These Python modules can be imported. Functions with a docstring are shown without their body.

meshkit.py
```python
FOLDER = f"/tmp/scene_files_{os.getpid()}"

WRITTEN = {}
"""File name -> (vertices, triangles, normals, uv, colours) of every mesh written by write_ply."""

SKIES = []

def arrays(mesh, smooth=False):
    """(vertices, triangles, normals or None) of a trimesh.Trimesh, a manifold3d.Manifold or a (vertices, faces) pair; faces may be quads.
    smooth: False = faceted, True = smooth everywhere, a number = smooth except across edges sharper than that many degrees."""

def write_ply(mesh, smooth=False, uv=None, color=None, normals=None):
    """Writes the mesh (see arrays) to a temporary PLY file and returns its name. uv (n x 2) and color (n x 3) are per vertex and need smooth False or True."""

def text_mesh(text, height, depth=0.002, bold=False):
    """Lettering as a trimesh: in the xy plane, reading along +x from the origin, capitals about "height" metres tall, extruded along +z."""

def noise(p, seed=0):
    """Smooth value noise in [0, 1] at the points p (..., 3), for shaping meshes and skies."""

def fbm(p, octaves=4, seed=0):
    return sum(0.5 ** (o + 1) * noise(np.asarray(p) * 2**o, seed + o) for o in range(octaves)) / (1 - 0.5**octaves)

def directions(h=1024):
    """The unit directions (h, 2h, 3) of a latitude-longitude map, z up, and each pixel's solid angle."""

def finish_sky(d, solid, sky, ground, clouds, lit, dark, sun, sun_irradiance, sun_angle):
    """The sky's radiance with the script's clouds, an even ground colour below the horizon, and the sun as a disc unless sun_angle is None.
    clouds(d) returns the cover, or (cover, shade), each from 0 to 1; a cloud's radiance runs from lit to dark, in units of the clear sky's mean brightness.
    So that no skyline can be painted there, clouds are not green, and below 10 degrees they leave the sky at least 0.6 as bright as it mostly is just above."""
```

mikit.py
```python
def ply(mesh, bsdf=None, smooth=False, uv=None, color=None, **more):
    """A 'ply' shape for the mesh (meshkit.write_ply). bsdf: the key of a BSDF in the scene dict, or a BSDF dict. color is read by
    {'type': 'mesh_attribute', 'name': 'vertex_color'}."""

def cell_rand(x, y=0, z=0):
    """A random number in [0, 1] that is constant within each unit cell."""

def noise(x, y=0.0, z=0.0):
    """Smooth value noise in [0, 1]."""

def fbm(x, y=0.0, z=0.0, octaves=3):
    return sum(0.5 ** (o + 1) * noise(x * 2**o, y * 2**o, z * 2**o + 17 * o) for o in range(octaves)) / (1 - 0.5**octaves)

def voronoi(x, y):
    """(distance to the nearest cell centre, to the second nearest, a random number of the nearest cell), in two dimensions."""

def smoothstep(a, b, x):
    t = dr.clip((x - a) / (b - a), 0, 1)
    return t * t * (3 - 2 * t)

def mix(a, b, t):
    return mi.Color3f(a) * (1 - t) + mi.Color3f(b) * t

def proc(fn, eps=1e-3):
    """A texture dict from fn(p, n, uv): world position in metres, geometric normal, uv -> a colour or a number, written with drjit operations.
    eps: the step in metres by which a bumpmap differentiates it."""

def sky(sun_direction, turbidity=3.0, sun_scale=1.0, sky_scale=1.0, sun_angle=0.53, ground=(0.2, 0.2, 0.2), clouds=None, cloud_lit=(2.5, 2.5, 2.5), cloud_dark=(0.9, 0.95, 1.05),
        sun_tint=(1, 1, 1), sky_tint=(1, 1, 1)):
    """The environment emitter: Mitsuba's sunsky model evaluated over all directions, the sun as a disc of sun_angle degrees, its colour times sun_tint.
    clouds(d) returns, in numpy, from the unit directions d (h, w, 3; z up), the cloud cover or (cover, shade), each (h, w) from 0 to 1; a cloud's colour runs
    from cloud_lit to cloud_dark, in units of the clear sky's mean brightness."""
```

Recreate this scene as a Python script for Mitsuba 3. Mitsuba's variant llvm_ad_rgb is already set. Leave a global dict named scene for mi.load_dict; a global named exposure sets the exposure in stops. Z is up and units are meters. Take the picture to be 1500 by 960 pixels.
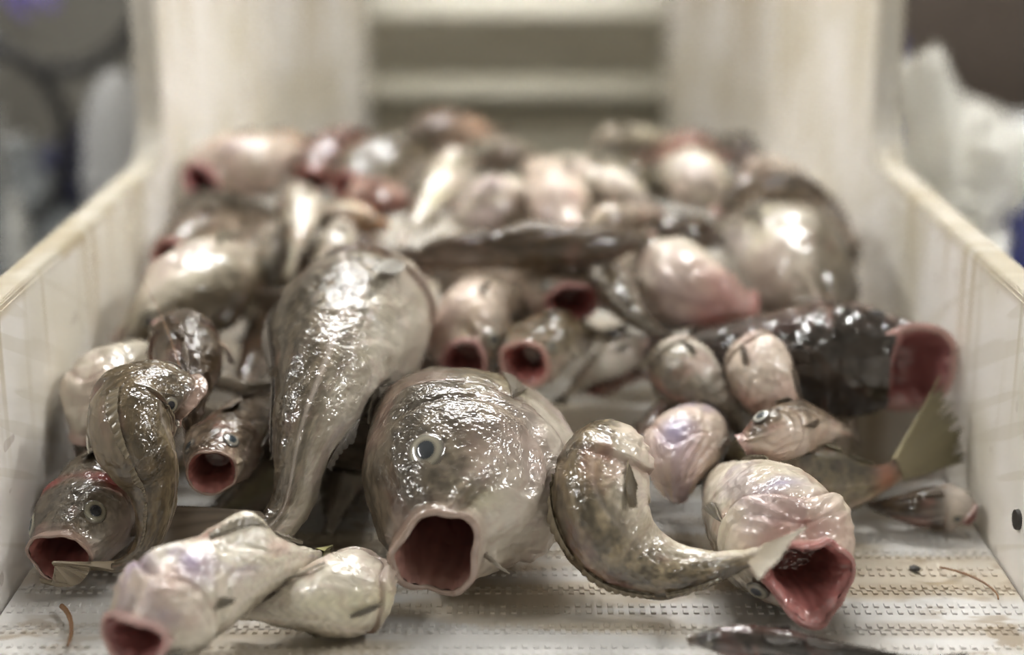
import math
import numpy as np
import drjit as dr
import mitsuba as mi
import mikit, meshkit
import trimesh
from mikit import fbm, noise, mix, smoothstep, cell_rand
from scipy.spatial import cKDTree
from scipy.interpolate import CubicSpline, PchipInterpolator

scene = {'type': 'scene'}
labels = {}
T = mi.ScalarTransform4f
PI = math.pi

# ------------------------------------------------------------------ camera, light, exposure
exposure = -0.42
PITCH = math.radians(16.7)
CAM = np.array([0.0, 0.0, 0.429])
AIM = CAM + np.array([-0.0029, math.cos(PITCH), -math.sin(PITCH)])
scene['camera'] = {'type': 'thinlens', 'fov': 2 * math.degrees(math.atan(750 / 2400)), 'fov_axis': 'x',
                   'aperture_radius': 0.0150, 'focus_distance': 0.955, 'near_clip': 0.02, 'far_clip': 50.0,
                   'to_world': T().look_at(origin=CAM.tolist(), target=AIM.tolist(), up=[0, 0, 1])}
scene['ambient'] = {'type': 'constant', 'radiance': {'type': 'rgb', 'value': [0.05, 0.05, 0.05]}}
LAMP_RADIANCE = [212.0, 208.0, 199.0]
CEIL = 1.75
LAMPS = [(0.10, 1.80, 0), (0.10, 2.65, 0), (-1.60, 0.55, 1), (1.65, 0.55, 1)]   # x, y, turned along the trough

# ------------------------------------------------------------------ helpers
def tag(key, label=None, category=None, group=None, kind=None):
    d = {}
    if label: d['label'] = label
    if category: d['category'] = category
    if group: d['group'] = group
    if kind: d['kind'] = kind
    labels[key] = d

def numbered(key):
    if key not in scene and not any(k.startswith(key + '__') for k in scene) and key not in labels:
        return key
    n = 1
    while True:
        k = f'{key}_{n:03d}'
        if k not in scene and k not in labels and not any(q.startswith(k + '__') for q in scene):
            return k
        n += 1

def obj(name, mesh, bsdf, parent=None, smooth=False, color=None, **more):
    key = numbered((parent + '__' if parent else '') + name)
    scene[key] = mikit.ply(mesh, bsdf, smooth=smooth, color=color, **more)
    return key

def rgb(*v): return {'type': 'rgb', 'value': list(v)}
def sstep(a, b, x):
    t = np.clip((x - a) / (b - a), 0, 1)
    return t * t * (3 - 2 * t)

def box(sx, sy, sz, c=(0, 0, 0), bevel=0.0):
    if bevel <= 0:
        m = trimesh.creation.box((sx, sy, sz))
    else:
        pts = []
        b = min(bevel, sx / 2.01, sy / 2.01, sz / 2.01)
        for a in (-1, 1):
            for d in (-1, 1):
                for e in (-1, 1):
                    X, Y, Z = a * sx / 2, d * sy / 2, e * sz / 2
                    pts += [(X - a * b, Y - d * b, Z), (X - a * b, Y, Z - e * b), (X, Y - d * b, Z - e * b),
                            (X - a * b * .3, Y - d * b * .3, Z - e * b * .3)]
        m = trimesh.convex.convex_hull(np.array(pts))
    m.apply_translation(c)
    return m

def tube(pts, radii, sides=14, n=60, cap=True):
    p = np.asarray(pts, float)
    s = np.r_[0, np.cumsum(np.linalg.norm(np.diff(p, axis=0), axis=1))]
    u = np.linspace(0, s[-1], n)
    c = CubicSpline(s, p)(u) if len(p) > 2 else np.array([np.interp(u, s, p[:, k]) for k in range(3)]).T
    r = np.interp(u, s, np.broadcast_to(radii, (len(p),)))
    t = np.gradient(c, axis=0); t /= np.linalg.norm(t, axis=1, keepdims=True)
    a = np.zeros_like(t); a0 = np.cross(t[0], [0.31, 0.2, 0.93]); a[0] = a0 / np.linalg.norm(a0)
    for i in range(1, n):
        q = a[i - 1] - t[i] * (a[i - 1] @ t[i]); a[i] = q / np.linalg.norm(q)
    b = np.cross(t, a); ang = np.arange(sides) * 2 * PI / sides
    v = c[:, None] + r[:, None, None] * (np.cos(ang)[None, :, None] * a[:, None] + np.sin(ang)[None, :, None] * b[:, None])
    f = grid_faces(n, sides, wrap=True)
    v = v.reshape(-1, 3)
    if cap:
        v = np.vstack([v, c[:1], c[-1:]]); k = n * sides; L = (n - 1) * sides
        f = np.vstack([f, [[k, (j + 1) % sides, j] for j in range(sides)], [[k + 1, L + j, L + (j + 1) % sides] for j in range(sides)]])
    return v, f

def grid_faces(n, m, wrap=False):
    i, j = np.meshgrid(np.arange(n - 1), np.arange(m if wrap else m - 1), indexing='ij')
    j2 = (j + 1) % m
    q = np.stack([i * m + j, i * m + j2, (i + 1) * m + j2, (i + 1) * m + j], -1).reshape(-1, 4)
    return np.vstack([q[:, [0, 1, 2]], q[:, [0, 2, 3]]])

# ------------------------------------------------------------------ materials
def plastic_color(p, n, uv):
    base = mi.Color3f(0.76, 0.735, 0.705)
    big = fbm(p.x * 9, p.y * 9, p.z * 9, octaves=3)
    base = mix(base, mi.Color3f(0.65, 0.615, 0.54), smoothstep(0.42, 0.7, big))
    # drips running down from the rim, broken up along the wall
    run = fbm(p.y * 48 + p.x * 5, p.z * 3.5, 3.0, octaves=3)
    top = smoothstep(0.03, 0.17, p.z + 0.05 * (fbm(p.y * 20, p.x * 20, 1.5) - 0.5))
    drip = smoothstep(0.52, 0.72, run) * top
    base = mix(base, mi.Color3f(0.36, 0.285, 0.15), drip * 0.62)
    # grime on the upward-facing rim
    rim = smoothstep(0.156, 0.166, p.z) * smoothstep(0.9, 0.3, p.z) * smoothstep(0.34, 0.60, fbm(p.x * 30, p.y * 16, 7.0)) * smoothstep(1.42, 1.36, p.y)
    base = mix(base, mi.Color3f(0.40, 0.30, 0.16), rim * mi.Float(dr.select(p.x < 0, 0.75, 0.35)))
    base = mix(base, mi.Color3f(0.36, 0.32, 0.24), 0.7 * smoothstep(0.158, 0.168, p.z) * smoothstep(1.40, 1.34, p.y))
    spot = 0.5 * smoothstep(0.86, 0.92, noise(p.y * 70, p.z * 70, p.x * 70)) * smoothstep(0.5, 0.62, fbm(p.y * 7, p.z * 7, 3.3))
    base = mix(base, mi.Color3f(0.16, 0.08, 0.05), spot * 0.7)
    scratch = smoothstep(0.66, 0.75, noise(p.y * 60 + p.z * 130, p.z * 9 - p.y * 5, 2.0))
    return mix(base, mi.Color3f(0.56, 0.52, 0.44), scratch * 0.35)

def plastic_bump(p, n, uv):
    return fbm(p.x * 60, p.y * 60, p.z * 60, octaves=2) * 0.5 + noise(p.y * 70 + p.z * 240, p.z * 14 - p.y * 8, 2.0) * 0.35

scene['trough_plastic'] = {'type': 'twosided', 'bsdf': {'type': 'bumpmap', 'tex': mikit.proc(plastic_bump), 'scale': 0.0006,
    'bsdf': {'type': 'principled', 'base_color': mikit.proc(plastic_color), 'roughness': 0.6, 'specular': 0.15}}}

def belt_color(p, n, uv):
    base = mi.Color3f(0.62, 0.615, 0.605)
    d = fbm(p.x * 7, p.y * 22, 4.0, octaves=4)
    base = mix(base, mi.Color3f(0.50, 0.44, 0.35), smoothstep(0.44, 0.66, d) * 0.9)
    d2 = fbm(p.x * 40, p.y * 90, 9.0, octaves=3)
    base = mix(base, mi.Color3f(0.30, 0.23, 0.15), smoothstep(0.56, 0.72, d2) * smoothstep(0.42, 0.6, fbm(p.x * 6, p.y * 6, 1.0)) * 0.75)
    seam = smoothstep(0.010, 0.002, dr.abs(dr.abs(p.y - 0.56 - 0.0508 * dr.floor((p.y - 0.56) / 0.0508 + 0.5)) - 0.0215))
    base = mix(base, mi.Color3f(0.34, 0.27, 0.18), seam * smoothstep(0.42, 0.68, fbm(p.x * 16, p.y * 8, 6.0)) * 0.45)
    return base

scene['belt_plastic'] = {'type': 'twosided', 'bsdf': {'type': 'bumpmap', 'tex': mikit.proc(lambda p, n, uv: fbm(p.x * 160, p.y * 160, p.z * 160, octaves=2)), 'scale': 0.0005,
    'bsdf': {'type': 'principled', 'base_color': mikit.proc(belt_color), 'roughness': 0.28, 'specular': 0.5}}}

def skin_bump(p, n, uv):
    a = noise(p.x * 150, p.y * 150, p.z * 150)
    b = noise(p.x * 430 + 9, p.y * 430, p.z * 430)
    c = noise(p.x * 900, p.y * 900 + 5, p.z * 900)
    return a * 0.9 + b * 0.6 + c * 0.35
def skin_bump_soft(p, n, uv):   # thicker slime, broader ripples
    return noise(p.x * 48, p.y * 48, p.z * 48) * 2.8 + noise(p.x * 140, p.y * 140 + 3, p.z * 140) * 0.7
SKIN = {'base_color': {'type': 'mesh_attribute', 'name': 'vertex_color'}, 'eta': 1.85}
scene['wet_skin'] = {'type': 'twosided', 'bsdf': {'type': 'bumpmap', 'tex': mikit.proc(skin_bump, eps=4e-4), 'scale': 0.0010,
    'bsdf': {'type': 'principled', 'roughness': 0.16, **SKIN}}}
scene['slimy_skin'] = {'type': 'twosided', 'bsdf': {'type': 'bumpmap', 'tex': mikit.proc(skin_bump_soft, eps=4e-4), 'scale': 0.0013,
    'bsdf': {'type': 'principled', 'roughness': 0.10, **SKIN}}}
scene['wet_fin'] = {'type': 'twosided', 'bsdf': {'type': 'principled', 'base_color': {'type': 'mesh_attribute', 'name': 'vertex_color'}, 'roughness': 0.25,
             'specular': 0.5, 'clearcoat': 0.8, 'clearcoat_gloss': 0.93}}
scene['eye_gloss'] = {'type': 'twosided', 'bsdf': {'type': 'principled', 'base_color': {'type': 'mesh_attribute', 'name': 'vertex_color'}, 'roughness': 0.10,
             'specular': 0.6, 'clearcoat': 1.0, 'clearcoat_gloss': 0.98}}
def steel_color(p, n, uv):
    return mix(mi.Color3f(0.40, 0.38, 0.32), mi.Color3f(0.28, 0.265, 0.21), fbm(p.x * 5, p.z * 30, p.y * 5))
scene['steel'] = {'type': 'twosided', 'bsdf': {'type': 'principled', 'base_color': mikit.proc(steel_color), 'roughness': 0.42, 'metallic': 0.55}}
def plain(name, c, rough=0.5, **k):
    scene[name] = {'type': 'twosided', 'bsdf': {'type': 'principled', 'base_color': rgb(*c), 'roughness': rough, **k}}
plain('chrome', (0.62, 0.62, 0.62), 0.22, metallic=0.9)
plain('black_rubber', (0.012, 0.012, 0.013), 0.4)
plain('grey_paint', (0.19, 0.18, 0.158), 0.6)
plain('dark_paint', (0.10, 0.11, 0.115), 0.5)
plain('navy_cloth', (0.022, 0.025, 0.065), 0.8)
plain('blue_plastic', (0.035, 0.045, 0.20), 0.4)
plain('purple_rubber', (0.20, 0.15, 0.48), 0.45)
plain('pale_grey_plastic', (0.52, 0.52, 0.53), 0.5)
plain('white_plastic', (0.74, 0.74, 0.72), 0.4)
plain('brown_paint', (0.060, 0.044, 0.034), 0.6)
plain('room_wall', (0.34, 0.33, 0.30), 0.8)
plain('room_floor', (0.22, 0.22, 0.21), 0.6)
plain('room_ceiling', (0.50, 0.50, 0.48), 0.9)
plain('lamp_housing', (0.8, 0.8, 0.8), 0.5)
plain('thread', (0.22, 0.12, 0.06), 0.4)
plain('orange_scrap', (0.65, 0.22, 0.12), 0.35)
plain('dark_hole', (0.02, 0.018, 0.016), 0.5)
scene['bag_film'] = {'type': 'twosided', 'bsdf': {'type': 'principled', 'base_color': rgb(0.84, 0.825, 0.77), 'roughness': 0.3, 'specular': 0.5}}

# ------------------------------------------------------------------ the room
def room_plane(name, c, s, m):
    k = obj(name, box(*s, c=c), m); tag(k, kind='structure')
room_plane('floor', (0, 1.4, -0.90), (5.0, 6.0, 0.1), 'room_floor')
room_plane('ceiling', (0, 1.4, CEIL + 0.05), (5.0, 6.0, 0.1), 'room_ceiling')
room_plane('wall_left', (-2.45, 1.4, 0.45), (0.1, 6.0, 2.6), 'room_wall')
room_plane('wall_right', (2.45, 1.4, 0.45), (0.1, 6.0, 2.6), 'room_wall')
room_plane('wall_back', (0, 4.45, 0.45), (5.0, 0.1, 2.6), 'room_wall')
room_plane('wall_front', (0, -1.65, 0.45), (5.0, 0.1, 2.6), 'room_wall')
for i, (lx, ly, turn) in enumerate(LAMPS):
    t = numbered('ceiling_lamp')
    obj('housing', box(0.20 if turn else 1.3, 1.3 if turn else 0.20, 0.04, c=(lx, ly, CEIL - 0.02), bevel=0.01), 'lamp_housing', t)
    for s in (-1, 1):
        dx, dy = (0, .6) if turn else (.6, 0)
        ox, oy = (s * .05, 0) if turn else (0, s * .05)
        v, f = tube([(lx + ox - dx, ly + oy - dy, CEIL - 0.065), (lx + ox + dx, ly + oy + dy, CEIL - 0.065)], 0.009, sides=12, n=2)
        obj('tube', (v, f), 'lamp_housing', t, emitter={'type': 'area', 'radiance': rgb(*LAMP_RADIANCE)})
    tag(t, ['white twin-tube ceiling lamp over the pile of fish', 'white twin-tube ceiling lamp over the steel steps at the far end',
            'white twin-tube ceiling lamp left of the trough', 'white twin-tube ceiling lamp right of the trough'][i], 'lamp', 'tube lamps on the ceiling')

# ------------------------------------------------------------------ trough
HALF = 0.30
def side_outline():
    pts = [(0.30, -0.03), (0.30, 0.163), (0.305, 0.168)]
    pts += [(1.335, 0.168)]
    for a in np.linspace(0, PI / 2, 9):
        pts.append((1.335 + 0.040 * math.sin(a), 0.168 + 0.045 * (1 - math.cos(a))))
    pts += [(1.380, 0.9), (2.00, 0.9), (2.00, -0.03)]
    return pts
from shapely.geometry import Polygon
def side_wall(sign):
    poly = Polygon(side_outline())
    th, b = 0.022, 0.004
    a = trimesh.creation.extrude_polygon(poly.buffer(-b, join_style=2), th, engine='earcut')
    c = trimesh.creation.extrude_polygon(poly, th - 2 * b, engine='earcut'); c.apply_translation((0, 0, b))
    import manifold3d as m3
    ms = []
    for m in (a, c):
        ms.append(m3.Manifold(m3.Mesh(np.asarray(m.vertices, np.float32), np.asarray(m.faces, np.uint32))))
    # bevelled slab: hull slices are not convex, so join the slab with chamfer strips by a Minkowski-like stack
    layers = [a]
    for k in range(1, 4):
        q = b * k / 4
        lay = trimesh.creation.extrude_polygon(poly.buffer(-(b - math.sqrt(b * b - (b - q) ** 2)), join_style=2), th - 2 * q, engine='earcut')
        lay.apply_translation((0, 0, q)); layers.append(lay)
    layers.append(c)
    man = None
    for m in layers:
        mm = m3.Manifold(m3.Mesh(np.asarray(m.vertices, np.float32), np.asarray(m.faces, np.uint32)))
        man = mm if man is None else man + mm
    mm = man.to_mesh()
    v = np.array(mm.vert_properties[:, :3], float); f = np.array(mm.tri_verts)
    # polygon (y, z), extrusion along x
    out = np.stack([v[:, 2], v[:, 0], v[:, 1]], -1)
    out[:, 0] += HALF
    if sign < 0:
        out[:, 0] *= -1; f = f[:, ::-1]
    return trimesh.Trimesh(out, f, process=False)
t = 'fish_trough'
for s in (-1, 1):
    obj('side_wall', side_wall(s), 'trough_plastic', t, smooth=40)
for s in (-1, 1):
    q = [(s * 0.300, 1.99), (s * 0.208, 2.22), (s * 0.208, 2.30), (s * 0.228, 2.30), (s * 0.228, 2.225), (s * 0.322, 1.995), (s * 0.322, 1.985)]
    m = trimesh.creation.extrude_polygon(Polygon(q), 0.93, engine='earcut'); m.apply_translation((0, 0, -0.03))
    obj('chute_panel', m, 'trough_plastic', t)
for z0, z1, y0, y1 in ((-0.03, .064, 2.262, 2.300), (.065, .080, 2.302, 2.268), (.081, .108, 2.268, 2.305), (.109, .188, 2.308, 2.292), (.189, .26, 2.290, 2.335), (.261, .40, 2.337, 2.320), (.401, .55, 2.32, 2.35)):
    m = trimesh.creation.extrude_polygon(Polygon([(y0, z0), (y1, z1), (2.38, z1), (2.38, z0)]), 0.412, engine='earcut')
    m.vertices = m.vertices[:, [2, 0, 1]] - [0.206, 0, 0]
    obj('steel_step', m, 'steel', t)
# bolt heads in the right wall
for (y, z) in ((0.905, 0.038),):
    v, f = tube([(HALF + 0.002, y, z), (HALF - 0.0025, y, z)], [0.0065, 0.006], sides=18, n=3)
    obj('bolt', (v, f), 'dark_hole', t, smooth=30)
tag(t, 'white plastic fish trough with low stained side walls rising to tall panels', 'trough')
for k in scene:
    pass
labels['fish_trough__bolt'] = {'label': 'dark bolt head low on the right wall'}

# belt rows
PITCHY = 0.0508
def belt_row():
    parts = [box(0.596, PITCHY - 0.0010, 0.010, c=(0, 0, -0.0064), bevel=0.0010)]
    n = 96; w = 0.596 / n
    for i in range(n):
        x = -0.298 + (i + 0.5) * w
        for y, off in ((-.0215, 0.0), (.0215, 0.0), (-.0042, .5), (.0042, .5)):
            xx = x + (off - 0.25) * w
            if abs(xx) > 0.295: continue
            b = box(w * 0.58, 0.0050, 0.002, c=(xx, y, -0.0014))
            top = b.vertices[:, 2] > -.0010
            b.vertices[top] = (b.vertices[top] - [xx, y, 0]) * [.72, .78, 1] + [xx, y, 0]
            parts.append(b)
    return trimesh.util.concatenate(parts)
row = mikit.ply(belt_row(), 'belt_plastic')
for i in range(28):
    k = numbered('conveyor_belt__belt_row')
    scene[k] = {**row, 'to_world': T().translate([0, 0.56 + i * PITCHY, 0])}
FLY = 1.088
obj('flight', box(0.590, 0.007, 0.046, c=(0, FLY, 0.0225), bevel=0.0015), 'belt_plastic', 'conveyor_belt')
tag('conveyor_belt', 'white modular plastic conveyor belt with rows of nubs, streaked brown', 'conveyor belt')
labels['conveyor_belt__flight'] = {'label': 'upright white cleat across the belt'}

# ------------------------------------------------------------------ fish
PT = np.array([0, .03, .08, .15, .24, .34, .45, .60, .75, .88, .96, 1.0])
P_HD = PchipInterpolator(PT, [.30, .52, .70, .86, .96, 1.0, .95, .74, .48, .30, .25, .27])
P_HV = PchipInterpolator(PT, [.30, .54, .73, .88, .99, 1.0, .90, .66, .42, .27, .24, .26])
P_W = PchipInterpolator(PT, [.35, .60, .79, .93, 1.0, .97, .85, .60, .37, .20, .13, .10])
Q_HD = PchipInterpolator(PT, [.16, .36, .56, .78, .93, 1.0, .96, .75, .49, .30, .25, .27])
Q_HV = PchipInterpolator(PT, [.16, .36, .58, .80, .96, 1.02, .93, .68, .43, .27, .24, .26])
Q_W = PchipInterpolator(PT, [.20, .42, .63, .85, .97, 1.0, .88, .61, .38, .20, .13, .10])
def lerp(a, b, t): return a + (b - a) * t

PALETTES = {  # back, flank, belly
    'cod': ((.098, .075, .046), (.215, .182, .128), (.50, .465, .40)),
    'olive': ((.085, .072, .040), (.20, .178, .115), (.48, .45, .37)),
    'grey': ((.082, .069, .053), (.185, .162, .130), (.46, .435, .385)),
    'pale': ((.100, .084, .058), (.28, .25, .198), (.55, .52, .455)),
    'pink': ((.095, .070, .050), (.28, .225, .18), (.54, .465, .41)),
    'dark': ((.022, .017, .014), (.050, .038, .029), (.20, .165, .13)),
    'brown': ((.055, .037, .023), (.110, .078, .049), (.33, .275, .20)),
    'silver': ((.080, .067, .050), (.215, .190, .155), (.50, .48, .44)),
    'red': ((.11, .040, .030), (.24, .095, .072), (.44, .26, .22)),
}

class Fish:
    def __init__(self, sp):
        self.sp = sp
        p = np.array(sp['pts'], float)
        s = np.r_[0, np.cumsum(np.linalg.norm(np.diff(p, axis=0), axis=1))]
        cs = CubicSpline(s, p) if len(p) > 3 else CubicSpline(s, p, bc_type='natural')
        u = np.linspace(0, s[-1], 600); c = cs(u)
        a = np.r_[0, np.cumsum(np.linalg.norm(np.diff(c, axis=0), axis=1))]
        self.L = a[-1]
        self.tt = a / a[-1]; self.c = c
        t = np.gradient(c, axis=0); t /= np.linalg.norm(t, axis=1, keepdims=True)
        up = np.array(sp.get('up', (0, 0, 1)), float)
        # start frame near the middle, parallel-transport both ways, so that bends do not flip the back
        n = len(t); D = np.zeros_like(t); mid = int(n * .25)
        d0 = up - t[mid] * (up @ t[mid]); D[mid] = d0 / np.linalg.norm(d0)
        for i in range(mid + 1, n):
            q = D[i - 1] - t[i] * (D[i - 1] @ t[i]); D[i] = q / np.linalg.norm(q)
        for i in range(mid - 1, -1, -1):
            q = D[i + 1] - t[i] * (D[i + 1] @ t[i]); D[i] = q / np.linalg.norm(q)
        rl = sp.get('roll', 0); rl = rl if isinstance(rl, (list, tuple)) else (rl, rl)
        r = np.radians(np.interp(self.tt, np.linspace(0, 1, len(rl)), rl))[:, None]
        R = np.cross(t, D)
        self.T = t; self.D = D * np.cos(r) + R * np.sin(r); self.R = np.cross(t, self.D)
        self.hw, self.hh = sp['hw'], sp['hh']
        self.mw, self.mh = sp.get('mouth', (0.30, 0.16))
        self.skew, self.cb = sp.get('skew', 0.15), sp.get('cb', 0.35)
        self.blunt = float(np.clip((max(self.mw, self.mh) - .30) / .25, 0, 1))
        self.rag = sp.get('rag', .07)
        self.lt = sp.get('lip', 0.07) * .55 * self.hh
        self.bumps = sp.get('bumps', ())
        self.seed = sp.get('seed', 1)

    def at(self, arr, t):
        return np.stack([np.interp(t, self.tt, arr[:, k]) for k in range(3)], -1)

    def outline(self, t, th):
        """offset from the spine of the surface, without detail"""
        k = 1 - (1 - np.clip(t / .17, 0, 1)) ** 2
        cosv = np.cos(th)
        b = self.blunt
        h = np.where(cosv > 0, lerp(Q_HD(t), P_HD(t), b), lerp(Q_HV(t), P_HV(t), b)); w = lerp(Q_W(t), P_W(t), b)
        h = lerp(self.mh, h, k) * self.hh; w = lerp(self.mw, w, k) * self.hw
        s = np.sin(th)
        R, D, Tt = self.at(self.R, t), self.at(self.D, t), self.at(self.T, t)
        fade = 1 - sstep(0, .15, t)
        wob = self.rag * (np.sin(th * 3 + self.seed) * .5 + np.sin(th * 5 + self.seed * 2.3) * .35 + np.sin(th * 11 + self.seed * 1.1) * .18)
        sh = (self.skew * cosv - self.cb * s * s + wob) * self.mh * self.hh * fade
        f2 = (1 - sstep(0, .10, t)) * self.rag
        w = w * (1 + f2 * .5 * np.sin(th * 4 + self.seed * 1.7)); h = h * (1 + f2 * (.7 * np.sin(th * 3 + self.seed * .9) + .3 * np.sin(th * 7 + self.seed)))
        flat = np.sign(s) * np.abs(s) ** .92
        o = R * (w * flat)[..., None] + D * (h * cosv)[..., None] - Tt * sh[..., None]
        return o

    def base(self, t, th):
        return self.at(self.c, t) + self.outline(t, th)

    def detail(self, t, th):
        """height of the modelled relief at (t, theta), in metres"""
        H = self.hw
        a = np.abs((th + PI) % (2 * PI) - PI)           # 0 at the back, pi at the belly
        sgn = np.sign(np.sin(th))
        tg = .235 + .035 * np.cos((a - 1.45) * 1.3) - .05 * sstep(2.2, 3.0, a)
        side = sstep(.35, .8, a)
        d = H * .085 * side * sstep(.10, tg - .01, t) * (1 - sstep(tg, tg + .010, t))
        d -= H * .045 * side * np.exp(-((t - tg - .012) / .010) ** 2)
        # preopercle crease and cheek
        tp = tg - .065 - .02 * np.cos(a * 2)
        d -= H * .035 * side * np.exp(-((t - tp) / .007) ** 2)
        # gill-membrane folds under the throat
        fold = sstep(1.75, 2.0, a) * (1 - sstep(2.75, 3.0, a)) * sstep(.09, .13, t) * (1 - sstep(tg - .03, tg, t))
        d += H * .024 * fold * np.sin(a * 22 + t * 45 + 1.5 * np.sin(t * 40))
        # jaw bone running back from the corner of the mouth
        am = 1.50 + 2.2 * t
        d += H * .07 * np.exp(-((a - am) / .10) ** 2) * (1 - sstep(.07, .13, t))
        d -= H * .05 * np.exp(-((a - am - .20) / .07) ** 2) * (1 - sstep(.05, .11, t))
        # throat keel groove
        d -= H * .04 * np.exp(-((a - PI) / .16) ** 2) * sstep(.03, .07, t) * (1 - sstep(.18, .22, t))
        # brow over the eye and the hollow in front of it
        te, ae = .088, .98
        d += H * .06 * np.exp(-(((t - te) / .030) ** 2 + ((a - ae) / .27) ** 2))
        d += H * .05 * np.exp(-(((t - te - .01) / .045) ** 2 + ((a - ae + .34) / .12) ** 2))
        # lip fold
        d -= H * .05 * np.exp(-((t - .028) / .008) ** 2) * (.4 + .6 * (a < 1.5))
        # lateral line
        d -= H * .012 * np.exp(-((a - self.lat(t)) / .035) ** 2) * sstep(.25, .3, t)
        d = d * sstep(.004, .035, t)
        for (bt, ba, amp, rt, ra) in self.bumps:
            dth = (th - ba + PI) % (2 * PI) - PI
            d += H * amp * np.exp(-(((t - bt) / rt) ** 2 + (dth / ra) ** 2))
        return d

    def lat(self, t):
        return 1.12 + .28 * sstep(.30, .52, t) - .12 * np.exp(-((t - .33) / .1) ** 2)

    def surf(self, t, th, off=0.0):
        t = np.clip(t, 0, 1)
        p = self.base(t, th)
        n = self.normal(t, th)
        return p + n * (self.detail(t, th) + off)[..., None]

    def normal(self, t, th):
        e = 1.5e-3
        t = np.clip(t, e, 1 - e)
        a = self.base(t + e, th) - self.base(t - e, th)
        b = self.base(t, th + .01) - self.base(t, th - .01)
        n = np.cross(b, a)
        n /= np.linalg.norm(n, axis=-1, keepdims=True) + 1e-12
        out = self.base(t, th) - self.at(self.c, t)
        n *= np.where((n * out).sum(-1, keepdims=True) < 0, -1, 1)
        return n

    def colour(self, t, th, P):
        sp = self.sp
        back, flank, belly = (np.array(x) for x in PALETTES[sp.get('pal', 'cod')])
        a = np.abs((th + PI) % (2 * PI) - PI)
        q = np.stack([t * self.L * 28, a * self.hw * 28, np.sign(np.sin(th)) * .7], -1) + self.seed * 7.3
        n1 = meshkit.fbm(q, 4, self.seed); n2 = meshkit.fbm(q * 4.5, 3, self.seed + 5); n3 = meshkit.noise(q * 16, self.seed + 9)
        edge = a + (n1 - .5) * .9
        lo = sp.get('shade', 1.15)
        c = back + (flank - back) * sstep(lo - .75, lo + .15, edge)[..., None]
        c = c + (belly - c) * sstep(lo + .05, lo + .75, edge)[..., None]
        dors = 1 - sstep(lo, lo + .7, a)
        mot = sp.get('mottle', .5)
        c = c * (1 + (mot * dors * ((sstep(.45, .62, n2) - .45) * 1.05 + (n3 - .5) * .95))[..., None])
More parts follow.
